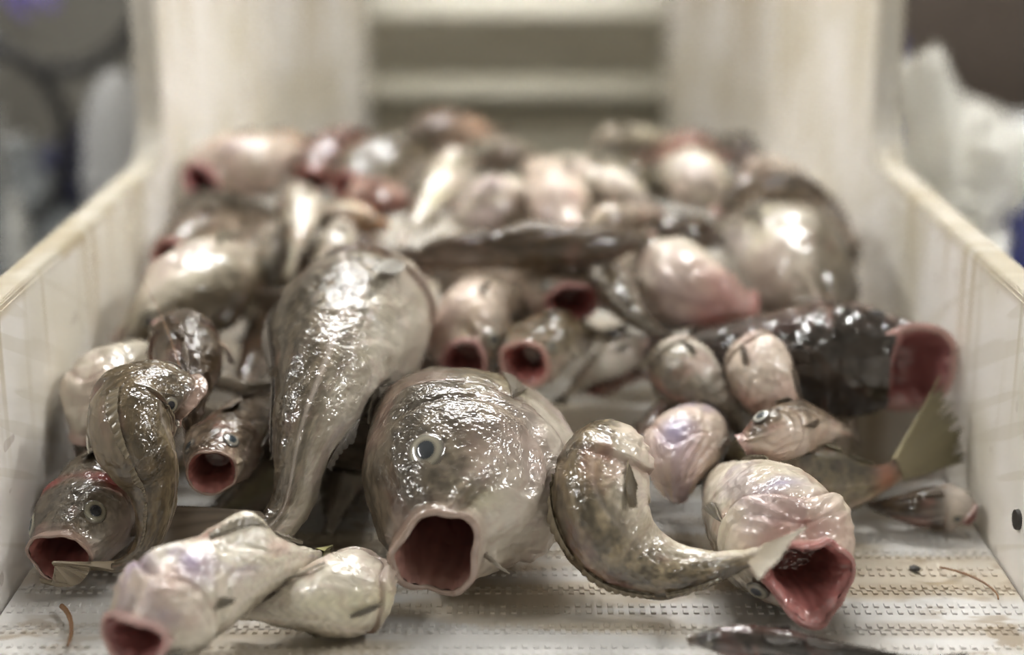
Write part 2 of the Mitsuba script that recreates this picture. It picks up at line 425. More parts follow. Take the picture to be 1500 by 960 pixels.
        # scale sheen rows on the flank, faint
        row = np.sin(t * self.L * 1500 + 3 * np.sin(a * 9)) * .05 * sstep(.27, .35, t)
        c = c * (1 + (row + (n3 - .5) * .14)[..., None])
        lat = np.exp(-((a - self.lat(t)) / .05) ** 2) * sstep(.24, .3, t) * sp.get('line', .5)
        c = c + (np.array([.60, .56, .56]) - c) * lat[..., None]
        # blood and bruises
        pk = sp.get('pink', .25)
        bl = sstep(.56, .72, meshkit.fbm(q * 1.6 + 31, 3, self.seed + 2)) * pk
        c = c + (np.array([.50, .22, .20]) - c) * (bl * .6)[..., None]
        vi = sstep(.55, .70, meshkit.fbm(q * 1.1 + 77, 3, self.seed + 3)) * sstep(1.6, 2.3, a) * sp.get('violet', .35)
        c = c + (np.array([.36, .30, .38]) - c) * (vi * .75)[..., None]
        rid = 1 - np.abs(2 * meshkit.fbm(q * 2.3 + 11, 3, self.seed + 6) - 1)
        vein = sstep(.86, .97, rid) * sstep(1.0, 1.8, a) * sp.get('vein', .5)
        c = c + (np.array([.42, .30, .29]) - c) * (vein * .45)[..., None]
        blot = sstep(.50, .66, meshkit.fbm(q * 1.3 + 91, 4, self.seed + 8)) * sp.get('blotch', .5)
        c = c * (1 - blot[..., None] * np.array([.38, .42, .50]))
        ye = sstep(.55, .75, meshkit.fbm(q * .8 + 53, 3, self.seed + 4)) * sstep(.9, 1.5, a) * (1 - sstep(1.9, 2.5, a)) * .4
        c = c * (1 + ye[..., None] * np.array([-.10, -.04, -.42]))
        c = c * (np.array([.77, .735, .685]) + .27 * sstep(.20, .46, c[..., 1])[..., None])
        # head colours: pink lips, gill edge
        lip = np.array(sp.get('lipcol', (.40, .245, .215)))
        c = c + (lip - c) * ((1 - sstep(.006, .045 + .02 * n1, t)) * sp.get('lipmix', .8))[..., None]
        hp = np.exp(-((t - .16) / .08) ** 2) * sstep(1.2, 2.0, a) * sp.get('throat', .3) * (.4 + n1)
        c = c + (np.array([.62, .44, .40]) - c) * np.clip(hp, 0, 1)[..., None]
        tg = .235 + .035 * np.cos((a - 1.45) * 1.3) - .05 * sstep(2.2, 3.0, a)
        ge = np.exp(-((t - tg - .012) / .012) ** 2) * sstep(.5, 1.0, a)
        c = c + (np.array([.20, .10, .08]) - c) * (ge * .55 * sp.get('gill', 1.0))[..., None]
        for (bt, ba, rt, ra, col, k) in sp.get('patches', ()):
            dth = (th - ba + PI) % (2 * PI) - PI
            wgt = np.exp(-(((t - bt) / rt) ** 2 + (dth / ra) ** 2)) * (.55 + .9 * n1)
            c = c + (np.array(col) - c) * np.clip(wgt * k, 0, 1)[..., None]
        return np.clip(c, .004, .92)

def fan(fi, t0, t1, th0, n, m, dt, dth, lift, length, col0, col1, seed, rag=.12, ridge=.0008, thick=.0006, offset=.0006):
    """a fin laid over or standing off the body: n rays, m steps along each; returns a closed thin mesh with colours"""
    rng = np.random.default_rng(seed)
    nn = n * 4 + 1
    u = np.linspace(0, 1, nn)
    ray = np.abs(np.cos(u * n * PI))
    ln = np.interp(u, np.linspace(0, 1, len(length)), length) * (1 - rag * rng.random(nn) * .35 - rag * (1 - ray))
    r = np.linspace(0, 1, m)
    U, Rr = np.meshgrid(u, r, indexing='ij')
    Ln = ln[:, None] * Rr
    tb = t0 + (t1 - t0) * U
    tq = tb + np.interp(U, np.linspace(0, 1, len(dt)), dt) * Ln
    wave = 1 + .10 * np.sin(U * 9 + seed) * Rr
    thq = th0 + np.interp(U, np.linspace(0, 1, len(dth)), dth) * Ln * wave
    off = offset + lift * Ln * (1 + .25 * np.sin(U * 7 + seed * 1.7)) + ridge * (ray[:, None] - .5) * np.minimum(1, Rr * 4)
    tq = np.clip(tq, .01, .985)
    p = fi.surf(tq, thq, off); nrm = fi.normal(tq, thq)
    if lift > .5:   # standing fin: the thickness goes sideways
        nrm = fi.at(fi.R, tq)
        p = p + nrm * (ridge * (ray[:, None] - .5))[..., None]
    th_ = thick * (1.4 - Rr)[..., None]
    a, b = p + nrm * th_, p - nrm * th_
    v = np.vstack([a.reshape(-1, 3), b.reshape(-1, 3)])
    f1 = grid_faces(nn, m); k = nn * m
    edge = [(i * m + m - 1) for i in range(nn)]
    st = []
    def strip(idx):
        for x, y in zip(idx[:-1], idx[1:]):
            st.append((x, y, y + k)); st.append((x, y + k, x + k))
    strip(edge); strip(list(range(m))[::-1]); strip([(nn - 1) * m + j for j in range(m)])
    f = np.vstack([f1[:, ::-1], f1 + k, np.array(st)])
    mixv = (.35 + .65 * Rr) * (.75 + .25 * ray[:, None]) 
    c = np.array(col0) + (np.array(col1) - np.array(col0)) * np.clip(mixv, 0, 1)[..., None]
    c = c * (.78 + .34 * ray[:, None, None])
    c = np.vstack([c.reshape(-1, 3)] * 2)
    return (v, f), np.clip(c, 0, .9)

def tail_mesh(fi, length, spread, fork, col0, col1, seed, rays=12, m=14, bend=0.0, curl=0.0, rag=.12):
    rng = np.random.default_rng(seed)
    c, Tn, D, R = fi.c[-1], fi.T[-1], fi.D[-1], fi.R[-1]
    hb = P_HD(1.0) * fi.hh * .92
    nn = rays * 4 + 1
    u = np.linspace(-1, 1, nn); ray = np.abs(np.cos((u + 1) / 2 * rays * PI))
    r = np.linspace(0, 1, m)
    U, Q = np.meshgrid(u, r, indexing='ij')
    ang = U * math.radians(spread)
    ln = length * (1 - fork * (1 - np.abs(u) ** 1.3)) * (1 - rag * rng.random(nn) - rag * .6 * (1 - ray))
    d = ln[:, None] * Q
    x = np.cos(ang) * d - .012 * fi.L * (1 - Q); y = U * hb + np.sin(ang) * d
    z = bend * d * d / length + curl * (y / length) ** 2 * length + .0007 * (ray[:, None] - .5) * np.minimum(1, Q * 4) + .02 * length * np.sin(U * 5 + seed) * Q
    p = c + Tn * x[..., None] + D * y[..., None] + R * z[..., None]
    half = (P_W(1.0) * fi.hw * .8 * (1 - Q) ** 2 + .0005)[..., None] * R
    v = np.vstack([(p + half).reshape(-1, 3), (p - half).reshape(-1, 3)])
    f1 = grid_faces(nn, m); k = nn * m
    st = []
    def strip(idx):
        for a, b in zip(idx[:-1], idx[1:]):
            st.append((a, b, b + k)); st.append((a, b + k, a + k))
    strip([i * m + m - 1 for i in range(nn)]); strip(list(range(m))[::-1]); strip([(nn - 1) * m + j for j in range(m)])
    f = np.vstack([f1[:, ::-1], f1 + k, np.array(st)])
    c = np.array(col0) + (np.array(col1) - np.array(col0)) * np.clip(Q * (.6 + .4 * ray[:, None]), 0, 1)[..., None]
    c = c * (.75 + .4 * ray[:, None, None])
    return (v, f), np.clip(np.vstack([c.reshape(-1, 3)] * 2), 0, .9)

BUILT = []
def settle(v):
    """soft bodies: flattens v where it rests on the belt, a wall, the cleat or a fish built before it"""
    v = np.array(v, float)
    lo, hi = v.min(0), v.max(0)
    for fi in BUILT:
        if (lo > fi.hi).any() or (hi < fi.lo).any(): continue
        idx = np.nonzero(((v > fi.lo) & (v < fi.hi)).all(1))[0]
        if not len(idx): continue
        p = v[idx]
        _, k = fi.tree.query(p)
        d = p - fi.sc[k]
        ax = (d * fi.sT[k]).sum(1); x = (d * fi.sR[k]).sum(1); y = (d * fi.sD[k]).sum(1)
        w = fi.sw[k]; h = np.where(y > 0, fi.shd[k], fi.shv[k])
        rho = np.sqrt((x / w) ** 2 + (y / h) ** 2) + 1e-6
        m = (rho < 1.10) & (np.abs(ax) < fi.L / 50)
        g = (1.10 / np.maximum(rho, .25))[m] - 1
        v[idx[m]] += fi.sR[k][m] * (x[m] * g)[:, None] + fi.sD[k][m] * (y[m] * g)[:, None]
    m = (v[:, 2] < .0468) & (np.abs(v[:, 1] - FLY) < .008) & (v[:, 2] > .030)
    v[m, 2] = .0470
    m = (v[:, 2] <= .030) & (np.abs(v[:, 1] - FLY) < .0045) & (v[:, 2] > 0)
    v[m, 1] = FLY + np.where(v[m, 1] < FLY, -1, 1) * .0047
    inside = np.abs(v[:, 0]) < .34
    v[:, 0] = np.where(inside, np.clip(v[:, 0], -.2988, .2988), v[:, 0])
    v[:, 2] = np.maximum(v[:, 2], .0012)
    return v

def build_fish(key, sp):
    fi = Fish(sp); q = sp.get('q', 1)
    nt, nh = {0: (64, 36), 1: (110, 64), 2: (210, 128)}[q]
    # body: more rings in the head
    s = np.linspace(0, 1, nt); t = s ** 1.25 * .998
    th = np.arange(nh) * 2 * PI / nh
    Tt, Th = np.meshgrid(t, th, indexing='ij')
    P = fi.base(Tt, Th); N = fi.normal(Tt, Th)
    wr = meshkit.fbm(P * 42 + fi.seed * 3.1, 3, fi.seed) - .5
    wr2 = meshkit.fbm(P * np.array([150, 150, 150]) + fi.seed, 2, fi.seed + 1) - .5
    fine = np.minimum(1, Tt * 20) 
    r1 = np.abs(2 * meshkit.fbm(P * 38 + fi.seed * 1.9, 2, fi.seed + 3) - 1); r2 = np.abs(2 * meshkit.fbm(P * 95 + fi.seed * 2.7, 2, fi.seed + 4) - 1)
    ck = sp.get('crumple', (.40 if sp.get('pal') in ('pale', 'pink') else .16) if q == 2 else .48)
    crumple = -.075 * (1 - sstep(0, .16, r1)) * ck - .030 * (1 - sstep(0, .2, r2)) * ck
    P = P + N * (min(fi.hw, .03) * crumple * fine)[..., None]
    P = P + N * ((fi.detail(Tt, Th) + min(fi.hw, .026) * ((.17 if q == 2 else .30) * wr + .05 * wr2 * sp.get('wrinkle', 1)) * fine))[..., None]
    C = fi.colour(Tt, Th, P)
    # lip: roll the rim inwards
    f0 = -fi.T[0]; o = fi.outline(np.zeros(nh), th); c0 = P[0] - o
    ol = np.linalg.norm(o, axis=1, keepdims=True)
    lips = []
    lt = np.minimum(fi.lt, ol * .45)
    for ph in np.linspace(0, PI, 8)[1:]:
        lips.append(c0 + o * (1 - lt / ol * (1 - math.cos(ph))) + f0 * lt * math.sin(ph) * .9)
    V = np.concatenate([np.array(lips)[::-1], P], 0)
    lipc = np.array(sp.get('lipcol', (.40, .245, .215)))
    lipn = .85 + .3 * meshkit.noise(V[:7] * 300, 3)[..., None]
    CL = np.concatenate([np.clip(lipc * lipn, 0, .9), C], 0)
    nv = len(V)
    v = V.reshape(-1, 3); f = grid_faces(nv, nh, wrap=True); col = CL.reshape(-1, 3)
    v = np.vstack([v, fi.c[-1:]]); col = np.vstack([col, col[-1:]])
    e = (nv - 1) * nh
    f = np.vstack([f, [[len(v) - 1, e + j, e + (j + 1) % nh] for j in range(nh)]])
    skin = 'wet_skin' if q == 2 and not sp.get('slimy') else 'slimy_skin'
    obj('body', (settle(v), f), skin, key, smooth=True, color=col)
    # mouth lining
    md = sp.get('depth', .20); nm = 14 if q else 9
    rings, cols = [], []
    inn = 1 - 2 * lt / ol
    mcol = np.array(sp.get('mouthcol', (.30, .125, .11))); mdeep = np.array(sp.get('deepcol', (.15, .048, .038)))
    for j in range(nm):
        u = j / (nm - 1); tj = md * u
        oj = fi.outline(np.full(nh, tj), th)
        k = inn * (1 - u) + u * .42
        k = k * (1 - .10 * math.sin(u * PI))
        cj = fi.at(fi.c, np.full(nh, tj))
        a = np.abs(th - PI)
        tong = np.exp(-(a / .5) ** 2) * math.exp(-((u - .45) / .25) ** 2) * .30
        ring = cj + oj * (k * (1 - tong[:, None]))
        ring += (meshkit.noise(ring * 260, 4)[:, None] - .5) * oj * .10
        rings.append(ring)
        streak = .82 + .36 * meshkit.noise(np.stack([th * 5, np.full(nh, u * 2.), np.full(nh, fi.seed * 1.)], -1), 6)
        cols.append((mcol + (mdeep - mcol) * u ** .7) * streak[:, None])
    M = np.array(rings); mv = M.reshape(-1, 3); mc = np.array(cols).reshape(-1, 3)
    mf = grid_faces(nm, nh, wrap=True)[:, ::-1]
    mv = np.vstack([mv, M[-1].mean(0)[None]]); mc = np.vstack([mc, mdeep[None]])
    e = (nm - 1) * nh
    mf = np.vstack([mf, [[len(mv) - 1, e + (j + 1) % nh, e + j] for j in range(nh)]])
    if fi.mw * fi.mh > .06:
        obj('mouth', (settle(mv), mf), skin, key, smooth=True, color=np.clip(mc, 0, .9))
    # eyes
    te, ae = sp.get('eye_at', (.088, .98)); er = sp.get('eye', .21) * fi.hw
    for sg in (sp.get('eyes', (-1, 1))):
        tq, aq = np.array(te), np.array(sg * ae)
        n = fi.normal(tq, aq); c = fi.surf(tq, aq, np.array(-.10 * er))
        ax = fi.at(fi.T, tq); ax = ax - n * (ax @ n); ax /= np.linalg.norm(ax); ay = np.cross(n, ax)
        def dome(rad, hgt, lift, cols, nr=9, ns=28, el=1.12):
            rr = np.linspace(0, 1, nr)[1:]; an = np.arange(ns) * 2 * PI / ns
            vv = [c + n * (lift + hgt)]; cc = [cols(0.0)]
            for x in rr:
                for b in an:
                    vv.append(c + ax * rad * x * math.cos(b) * el + ay * rad * x * math.sin(b) + n * (lift + hgt * math.sqrt(max(0, 1 - x * x))))
                    cc.append(cols(x))
            ff = [(0, 1 + j, 1 + (j + 1) % ns) for j in range(ns)]
            for i in range(nr - 2):
                for j in range(ns):
                    a0, b0 = 1 + i * ns + j, 1 + i * ns + (j + 1) % ns
                    ff += [(a0, a0 + ns, b0 + ns), (a0, b0 + ns, b0)]
            return (np.array(vv), np.array(ff)), np.array(cc)
        iris = np.array(sp.get('iris', (.34, .31, .24))) * .85
        m, cc = dome(er, er * .24, 0, lambda x: iris * (.30 + .70 * math.exp(-((x - .68) / .14) ** 2)) if x < .88 else np.array((.10, .08, .065)))
        ek = obj('eye', m, 'eye_gloss', key, smooth=True, color=cc)
        m, cc = dome(er * .54, er * .08, er * .185, lambda x: np.array(sp.get('pupil', (.012, .014, .02))), nr=5, ns=20)
        obj('pupil', m, 'eye_gloss', ek, smooth=True, color=cc)
    # fins
    back, flank, belly = (np.array(x) for x in PALETTES[sp.get('pal', 'cod')])
    fc0, fc1 = sp.get('fincol', (flank * .9, back * 1.1))
    L = fi.L; sd = fi.seed
    pd = sp.get('fold', 1)      # which side the dorsal fins have fallen to
    for (a, b, h) in ((.30, .44, .10), (.47, .64, .085), (.67, .84, .06))[:3 if q else 1]:
        m, cc = fan(fi, a, b, .0, 9 if q else 6, 7, (.6, 1.1), (2.2 * pd / fi.hw * .012 * 8,) * 2 if False else (pd * .55 / fi.hw,) * 2, sp.get('dlift', .22),
                    np.array([.75, 1.0, .75, .4]) * h * L * .8, fc0, fc1, sd + int(a * 100))
        obj('dorsal_fin', (settle(m[0]), m[1]), 'wet_fin', key, smooth=True, color=cc)
    for (a, b, h) in ((.46, .66, .07), (.69, .84, .05))[:2 if q else 1]:
        m, cc = fan(fi, a, b, PI, 9 if q else 6, 7, (.6, 1.1), (-pd * sp.get('afold', .5) / fi.hw,) * 2, sp.get('alift', sp.get('dlift', .22)),
                    np.array([.75, 1.0, .75, .4]) * h * L * .8, fc0, fc1, sd + int(a * 100) + 7)
        obj('anal_fin', (settle(m[0]), m[1]), 'wet_fin', key, smooth=True, color=cc)
    pec = sp.get('pec', .13)
    for sg in (-1, 1):
        m, cc = fan(fi, .275, .285, sg * 1.75, 9 if q else 6, 9, (1.15 / L, .85 / L), (sg * -.42 / fi.hw * .6, sg * .42 / fi.hw * .6), sp.get('plift', .16),
                    np.array([.9, 1.0, .8, .6]) * pec * L, *sp.get('peccol', (fc0, fc1)), sd + 40 + sg, rag=.08)
        obj('pectoral_fin', (settle(m[0]), m[1]), 'wet_fin', key, smooth=True, color=cc)
    tl = sp.get('tail')
    if tl is None: tl = dict(length=.13 * L, spread=26)
    if tl:
        m, cc = tail_mesh(fi, tl['length'], tl.get('spread', 26), tl.get('fork', .18), tl.get('col0', fc0), tl.get('col1', fc1), sd + 90,
                          rays=12 if q else 8, bend=tl.get('bend', 0), curl=tl.get('curl', 0), rag=tl.get('rag', .10))
        obj('tail_fin', (settle(m[0]), m[1]), 'wet_fin', key, smooth=True, color=cc)
    if sp.get('barbel'):
        n = fi.normal(np.array(.03), np.array(PI)); b0 = fi.surf(np.array(.03), np.array(PI), np.array(-.001))
        l = sp['barbel']
        v, f = tube([b0, b0 + n * l * .5 - fi.T[0] * l * .1, b0 + n * l * .8 + fi.T[0] * l * .3 + np.array([0, 0, -l * .3])], [.0016, .0012, .0005], sides=8, n=14)
        obj('barbel', (v, f), 'wet_fin', key, smooth=True, color=np.tile(flank, (len(v), 1)))
    if sp.get('whisker'):
        v, f = tube(sp['whisker'], [.0002, .0003, .0004, .0004], sides=6, n=24)
        obj('fin_ray', (v, f), 'thread', key, smooth=True)
        labels[key + '__fin_ray'] = {'label': 'thin loose reddish fin ray'}
    tag(key, sp['label'], 'fish', sp.get('group'))
    ts = np.linspace(.01, 1, 60); z = np.zeros(60)
    fi.sc, fi.sT, fi.sR, fi.sD = (fi.at(a, ts) for a in (fi.c, fi.T, fi.R, fi.D))
    nrm = lambda a: np.linalg.norm(a, axis=-1)
    fi.sw = nrm((fi.outline(ts, z + PI / 2) * fi.sR).sum(1, keepdims=True)); fi.shd = nrm((fi.outline(ts, z) * fi.sD).sum(1, keepdims=True)); fi.shv = nrm((fi.outline(ts, z + PI) * fi.sD).sum(1, keepdims=True))
    fi.tree = cKDTree(fi.sc); mr = max(fi.hw, fi.hh) * 1.2
    fi.lo, fi.hi = fi.sc.min(0) - mr, fi.sc.max(0) + mr
    BUILT.append(fi)
    return fi

FISH = [
    {'label': 'big cod lying on its flank in the middle, huge mouth gaping at the viewer', 'name': 'cod', 'pts': [(-0.0447, 0.8376, 0.0443), (-0.0392, 0.8672, 0.052), (-0.0332, 0.8971, 0.0605), (-0.0284, 0.9276, 0.0638), (-0.0265, 0.9585, 0.0637), (-0.0297, 0.9894, 0.0581), (-0.0452, 1.0155, 0.0522), (-0.074, 1.026, 0.046), (-0.1051, 1.0298, 0.0407), (-0.1365, 1.0334, 0.0363), (-0.1677, 1.0359, 0.0314), (-0.1986, 1.0355, 0.0255)], 'hw': 0.05, 'hh': 0.0664, 'q': 2, 'roll': -72, 'mouth': (0.62, 0.37), 'skew': 0.18, 'cb': 0.25, 'depth': 0.24, 'pal': 'grey', 'mottle': 0.6, 'shade': 1.5, 'pink': 0.15, 'lipcol': (0.31, 0.225, 0.185), 'lipmix': 0.5, 'mouthcol': (0.36, 0.2, 0.17), 'lip': 0.06, 'rag': 0.1, 'eye': 0.22, 'eyes': (-1, 1), 'eye_at': (0.115, 1.06), 'iris': (0.3, 0.275, 0.215), 'pupil': (0.018, 0.022, 0.027), 'throat': 0.2, 'seed': 3, 'barbel': 0.022, 'tail': False, 'fold': 1, 'line': 0.2, 'pec': 0.1, 'plift': 0.05},
    {'label': 'curved brown cod on the belt bending its tail to the right', 'pts': [(0.0544, 0.9336, 0.0691), (0.0552, 0.9174, 0.0763), (0.0517, 0.9001, 0.0756), (0.0479, 0.8842, 0.0692), (0.0479, 0.8715, 0.0577), (0.0555, 0.8647, 0.0445), (0.0681, 0.8601, 0.0347), (0.0833, 0.8547, 0.0305), (0.0991, 0.8488, 0.0317), (0.1137, 0.8416, 0.037), (0.1255, 0.832, 0.0449), (0.1331, 0.819, 0.0534)], 'hw': 0.0288, 'hh': 0.0292, 'q': 2, 'roll': [64, 58, 44], 'mouth': (0.3, 0.14), 'pal': 'cod', 'mottle': 0.75, 'shade': 1.0, 'pink': 0.35, 'eye': 0.2, 'seed': 5, 'tail': {'length': 0.032, 'spread': 26, 'fork': 0.1, 'col0': (0.34, 0.29, 0.22), 'col1': (0.46, 0.43, 0.37)}, 'line': 0.25, 'dlift': 0.1, 'violet': 0.5},
    {'label': 'white-bellied cod with torn red jaws pointing at the viewer, right of the curved cod', 'pts': [(0.1646, 0.8278, 0.0341), (0.1615, 0.8448, 0.0364), (0.158, 0.8617, 0.0382), (0.154, 0.8783, 0.0393), (0.1494, 0.8947, 0.0397), (0.1443, 0.911, 0.0392), (0.1395, 0.9275, 0.0379), (0.1357, 0.9443, 0.0361), (0.1329, 0.9616, 0.0335), (0.1309, 0.9792, 0.0303), (0.1294, 0.9969, 0.0265), (0.1283, 1.0147, 0.0226)], 'hw': 0.0378, 'hh': 0.037, 'q': 2, 'roll': [176, 196, 210], 'mouth': (0.7, 0.58), 'skew': 0.42, 'cb': 0.5, 'depth': 0.2, 'pal': 'pale', 'mottle': 0.5, 'shade': 0.95, 'pink': 0.4, 'rag': 0.18, 'lipcol': (0.31, 0.125, 0.115), 'lip': 0.09, 'lipmix': 0.9, 'mouthcol': (0.407, 0.163, 0.155), 'throat': 0.35, 'violet': 0.7, 'seed': 8, 'eye': 0.17, 'tail': False, 'patches': [(0.25, 2.95, 0.035, 0.3, (0.26, 0.23, 0.32), 0.9), (0.07, 3.14159, 0.07, 1.6, (0.33, 0.14, 0.125), 0.75)]},
    {'label': 'small codling at the left wall facing the viewer with open mouth and round eye', 'pts': [(-0.2657, 0.8677, 0.0289), (-0.2638, 0.8884, 0.0311), (-0.2627, 0.909, 0.0331), (-0.2607, 0.9296, 0.0349), (-0.2566, 0.95, 0.0368), (-0.2503, 0.9702, 0.0389), (-0.2433, 0.9905, 0.0411), (-0.2368, 1.0113, 0.043), (-0.2319, 1.0327, 0.0437), (-0.2299, 1.0547, 0.0425), (-0.2321, 1.0765, 0.0391), (-0.2389, 1.0975, 0.0335)], 'hw': 0.0279, 'hh': 0.0287, 'q': 2, 'roll': [-14, -14], 'mouth': (0.7, 0.6), 'skew': 0.08, 'cb': 0.25, 'depth': 0.2, 'pal': 'silver', 'mottle': 0.5, 'shade': 1.1, 'pink': 0.35, 'lipcol': (0.29, 0.195, 0.16), 'eye': 0.27, 'eye_at': (0.105, 0.95), 'iris': (0.5, 0.48, 0.38), 'pupil': (0.015, 0.02, 0.03), 'seed': 11, 'throat': 0.4, 'patches': [(0.22, -0.75, 0.02, 0.5, (0.25, 0.02, 0.02), 0.9), (0.22, 0.75, 0.02, 0.5, (0.25, 0.02, 0.02), 0.9)]},
    {'label': 'brown codling hanging head-up down the heap at left, its bent head gaping to the right', 'pts': [(-0.1952, 0.9329, 0.1014), (-0.2079, 0.931, 0.105), (-0.2204, 0.9264, 0.1046), (-0.2273, 0.916, 0.1004), (-0.2265, 0.9048, 0.093), (-0.2218, 0.8997, 0.0817), (-0.2168, 0.8986, 0.0693), (-0.2135, 0.8941, 0.0569), (-0.2134, 0.8879, 0.0449), (-0.217, 0.8832, 0.0328), (-0.2252, 0.8793, 0.0232), (-0.2374, 0.8755, 0.0205)], 'hw': 0.0261, 'hh': 0.0261, 'q': 2, 'roll': [-14, 2, 0], 'mouth': (0.74, 0.55), 'skew': 0.15, 'cb': 0.4, 'depth': 0.16, 'pal': 'cod', 'mottle': 0.55, 'shade': 1.4, 'pink': 0.2, 'lipcol': (0.29, 0.195, 0.16), 'lip': 0.1, 'mouthcol': (0.311, 0.074, 0.067), 'eye': 0.2, 'seed': 14, 'whisker': [(-0.242, 1.02, 0.156), (-0.2275, 1.0, 0.14), (-0.208, 0.962, 0.114), (-0.1975, 0.938, 0.098)], 'tail': {'length': 0.035, 'spread': 12, 'fork': 0.05, 'col0': (0.2, 0.16, 0.11), 'col1': (0.26, 0.22, 0.16)}, 'dlift': 0.1, 'line': 0.35, 'peccol': ((0.62, 0.58, 0.52), (0.7, 0.68, 0.64)), 'pec': 0.1},
    {'label': 'little fish head with a round pink open mouth, left of the large cod tail', 'pts': [(-0.1816, 0.9078, 0.0661), (-0.1829, 0.9245, 0.066), (-0.1833, 0.9413, 0.0652), (-0.1825, 0.9582, 0.064), (-0.1805, 0.9751, 0.063), (-0.1781, 0.9919, 0.0621), (-0.1761, 1.0088, 0.061), (-0.1744, 1.0257, 0.0596), (-0.173, 1.0425, 0.0578), (-0.1719, 1.0594, 0.0557), (-0.1711, 1.0762, 0.0532), (-0.1704, 1.093, 0.0503)], 'hw': 0.0214, 'hh': 0.0214, 'q': 2, 'roll': [-10, 0], 'mouth': (0.74, 0.7), 'skew': 0.12, 'cb': 0.2, 'depth': 0.2, 'pal': 'pink', 'mottle': 0.5, 'shade': 0.9, 'pink': 0.4, 'lipcol': (0.29, 0.195, 0.16), 'eye': 0.26, 'eye_at': (0.1, 0.75), 'seed': 17, 'iris': (0.3, 0.28, 0.24), 'pupil': (0.03, 0.04, 0.05)},
    {'label': 'large grey cod seen tail first, pale line along its flank, brown tail spread', 'name': 'cod', 'pts': [(-0.1028, 1.1482, 0.0947), (-0.1047, 1.1223, 0.0988), (-0.107, 1.0964, 0.1029), (-0.1099, 1.0703, 0.1069), (-0.1126, 1.0437, 0.1098), (-0.1146, 1.0166, 0.1102), (-0.1157, 0.9896, 0.1082), (-0.1173, 0.9631, 0.1034), (-0.1217, 0.9386, 0.0932), (-0.1277, 0.9202, 0.0748), (-0.1333, 0.9111, 0.0503), (-0.1472, 0.9007, 0.0307)], 'hw': 0.056, 'hh': 0.0508, 'q': 2, 'roll': [66, 66, 70, 86], 'mouth': (0.3, 0.16), 'pal': 'grey', 'mottle': 0.6, 'shade': 1.4, 'pink': 0.15, 'seed': 20, 'alift': 0.5, 'afold': 0.15, 'eyes': (), 'line': 0.75, 'violet': 0.3, 'tail': {'length': 0.088, 'spread': 52, 'fork': 0.06, 'col0': (0.16, 0.125, 0.095), 'col1': (0.1, 0.08, 0.06), 'bend': 0.25, 'curl': 0.1}, 'dlift': 0.12, 'fold': 1, 'pec': 0.17, 'fincol': ((0.16, 0.14, 0.12), (0.1, 0.09, 0.08)), 'peccol': ((0.42, 0.4, 0.37), (0.3, 0.29, 0.27))},
    {'label': 'belly-up white cod at the front edge left, dark pink mouth turned to the left', 'pts': [(-0.2008, 0.7619, 0.0312), (-0.195, 0.7732, 0.0335), (-0.1885, 0.7841, 0.036), (-0.1812, 0.7943, 0.0386), (-0.1729, 0.8034, 0.0411), (-0.1635, 0.8111, 0.0432), (-0.1532, 0.8174, 0.0447), (-0.1429, 0.8241, 0.0449), (-0.1333, 0.8325, 0.0437), (-0.125, 0.8423, 0.0407), (-0.1187, 0.853, 0.0358), (-0.1151, 0.8638, 0.0291)], 'hw': 0.0288, 'hh': 0.0281, 'q': 2, 'roll': [186, 176], 'mouth': (0.74, 0.52), 'skew': 0.2, 'cb': 0.5, 'depth': 0.2, 'pal': 'pale', 'mottle': 0.4, 'shade': 0.75, 'pink': 0.45, 'lipcol': (0.414, 0.244, 0.229), 'mouthcol': (0.333, 0.141, 0.141), 'lip': 0.12, 'throat': 0.3, 'violet': 1.0, 'seed': 23, 'patches': [(0.2, 2.75, 0.045, 0.38, (0.27, 0.21, 0.31), 0.9), (0.33, 3.45, 0.05, 0.35, (0.27, 0.21, 0.31), 0.8), (0.47, 2.95, 0.05, 0.25, (0.3, 0.12, 0.11), 0.7), (0.3, 2.3, 0.05, 0.3, (0.26, 0.21, 0.15), 0.5)], 'eye': 0.17, 'tail': {'length': 0.02, 'spread': 20, 'col0': (0.35, 0.33, 0.16), 'col1': (0.35, 0.32, 0.15)}, 'bumps': [(0.6, 2.75, 0.45, 0.09, 0.45), (0.14, 3.5, 0.25, 0.05, 0.3), (0.24, 2.95, 0.22, 0.1, 0.12)]},
    {'label': 'small white fish with a pointed pink snout, lying behind the belly-up cod at the front', 'pts': [(-0.0752, 0.8541, 0.0125), (-0.0819, 0.8462, 0.019), (-0.0883, 0.8395, 0.0229), (-0.0936, 0.8341, 0.0241), (-0.0986, 0.83, 0.0241), (-0.1043, 0.8269, 0.0246), (-0.1115, 0.8246, 0.0244), (-0.12, 0.8234, 0.0234), (-0.1291, 0.8233, 0.0216), (-0.1384, 0.8244, 0.0193), (-0.1476, 0.8265, 0.0165), (-0.1562, 0.8297, 0.0133)], 'hw': 0.0244, 'hh': 0.0237, 'q': 2, 'roll': [170, 175], 'mouth': (0.16, 0.12), 'pal': 'pale', 'mottle': 0.4, 'shade': 0.7, 'pink': 0.35, 'lipcol': (0.407, 0.237, 0.207), 'violet': 0.6, 'seed': 26, 'eye': 0.2, 'tail': False},
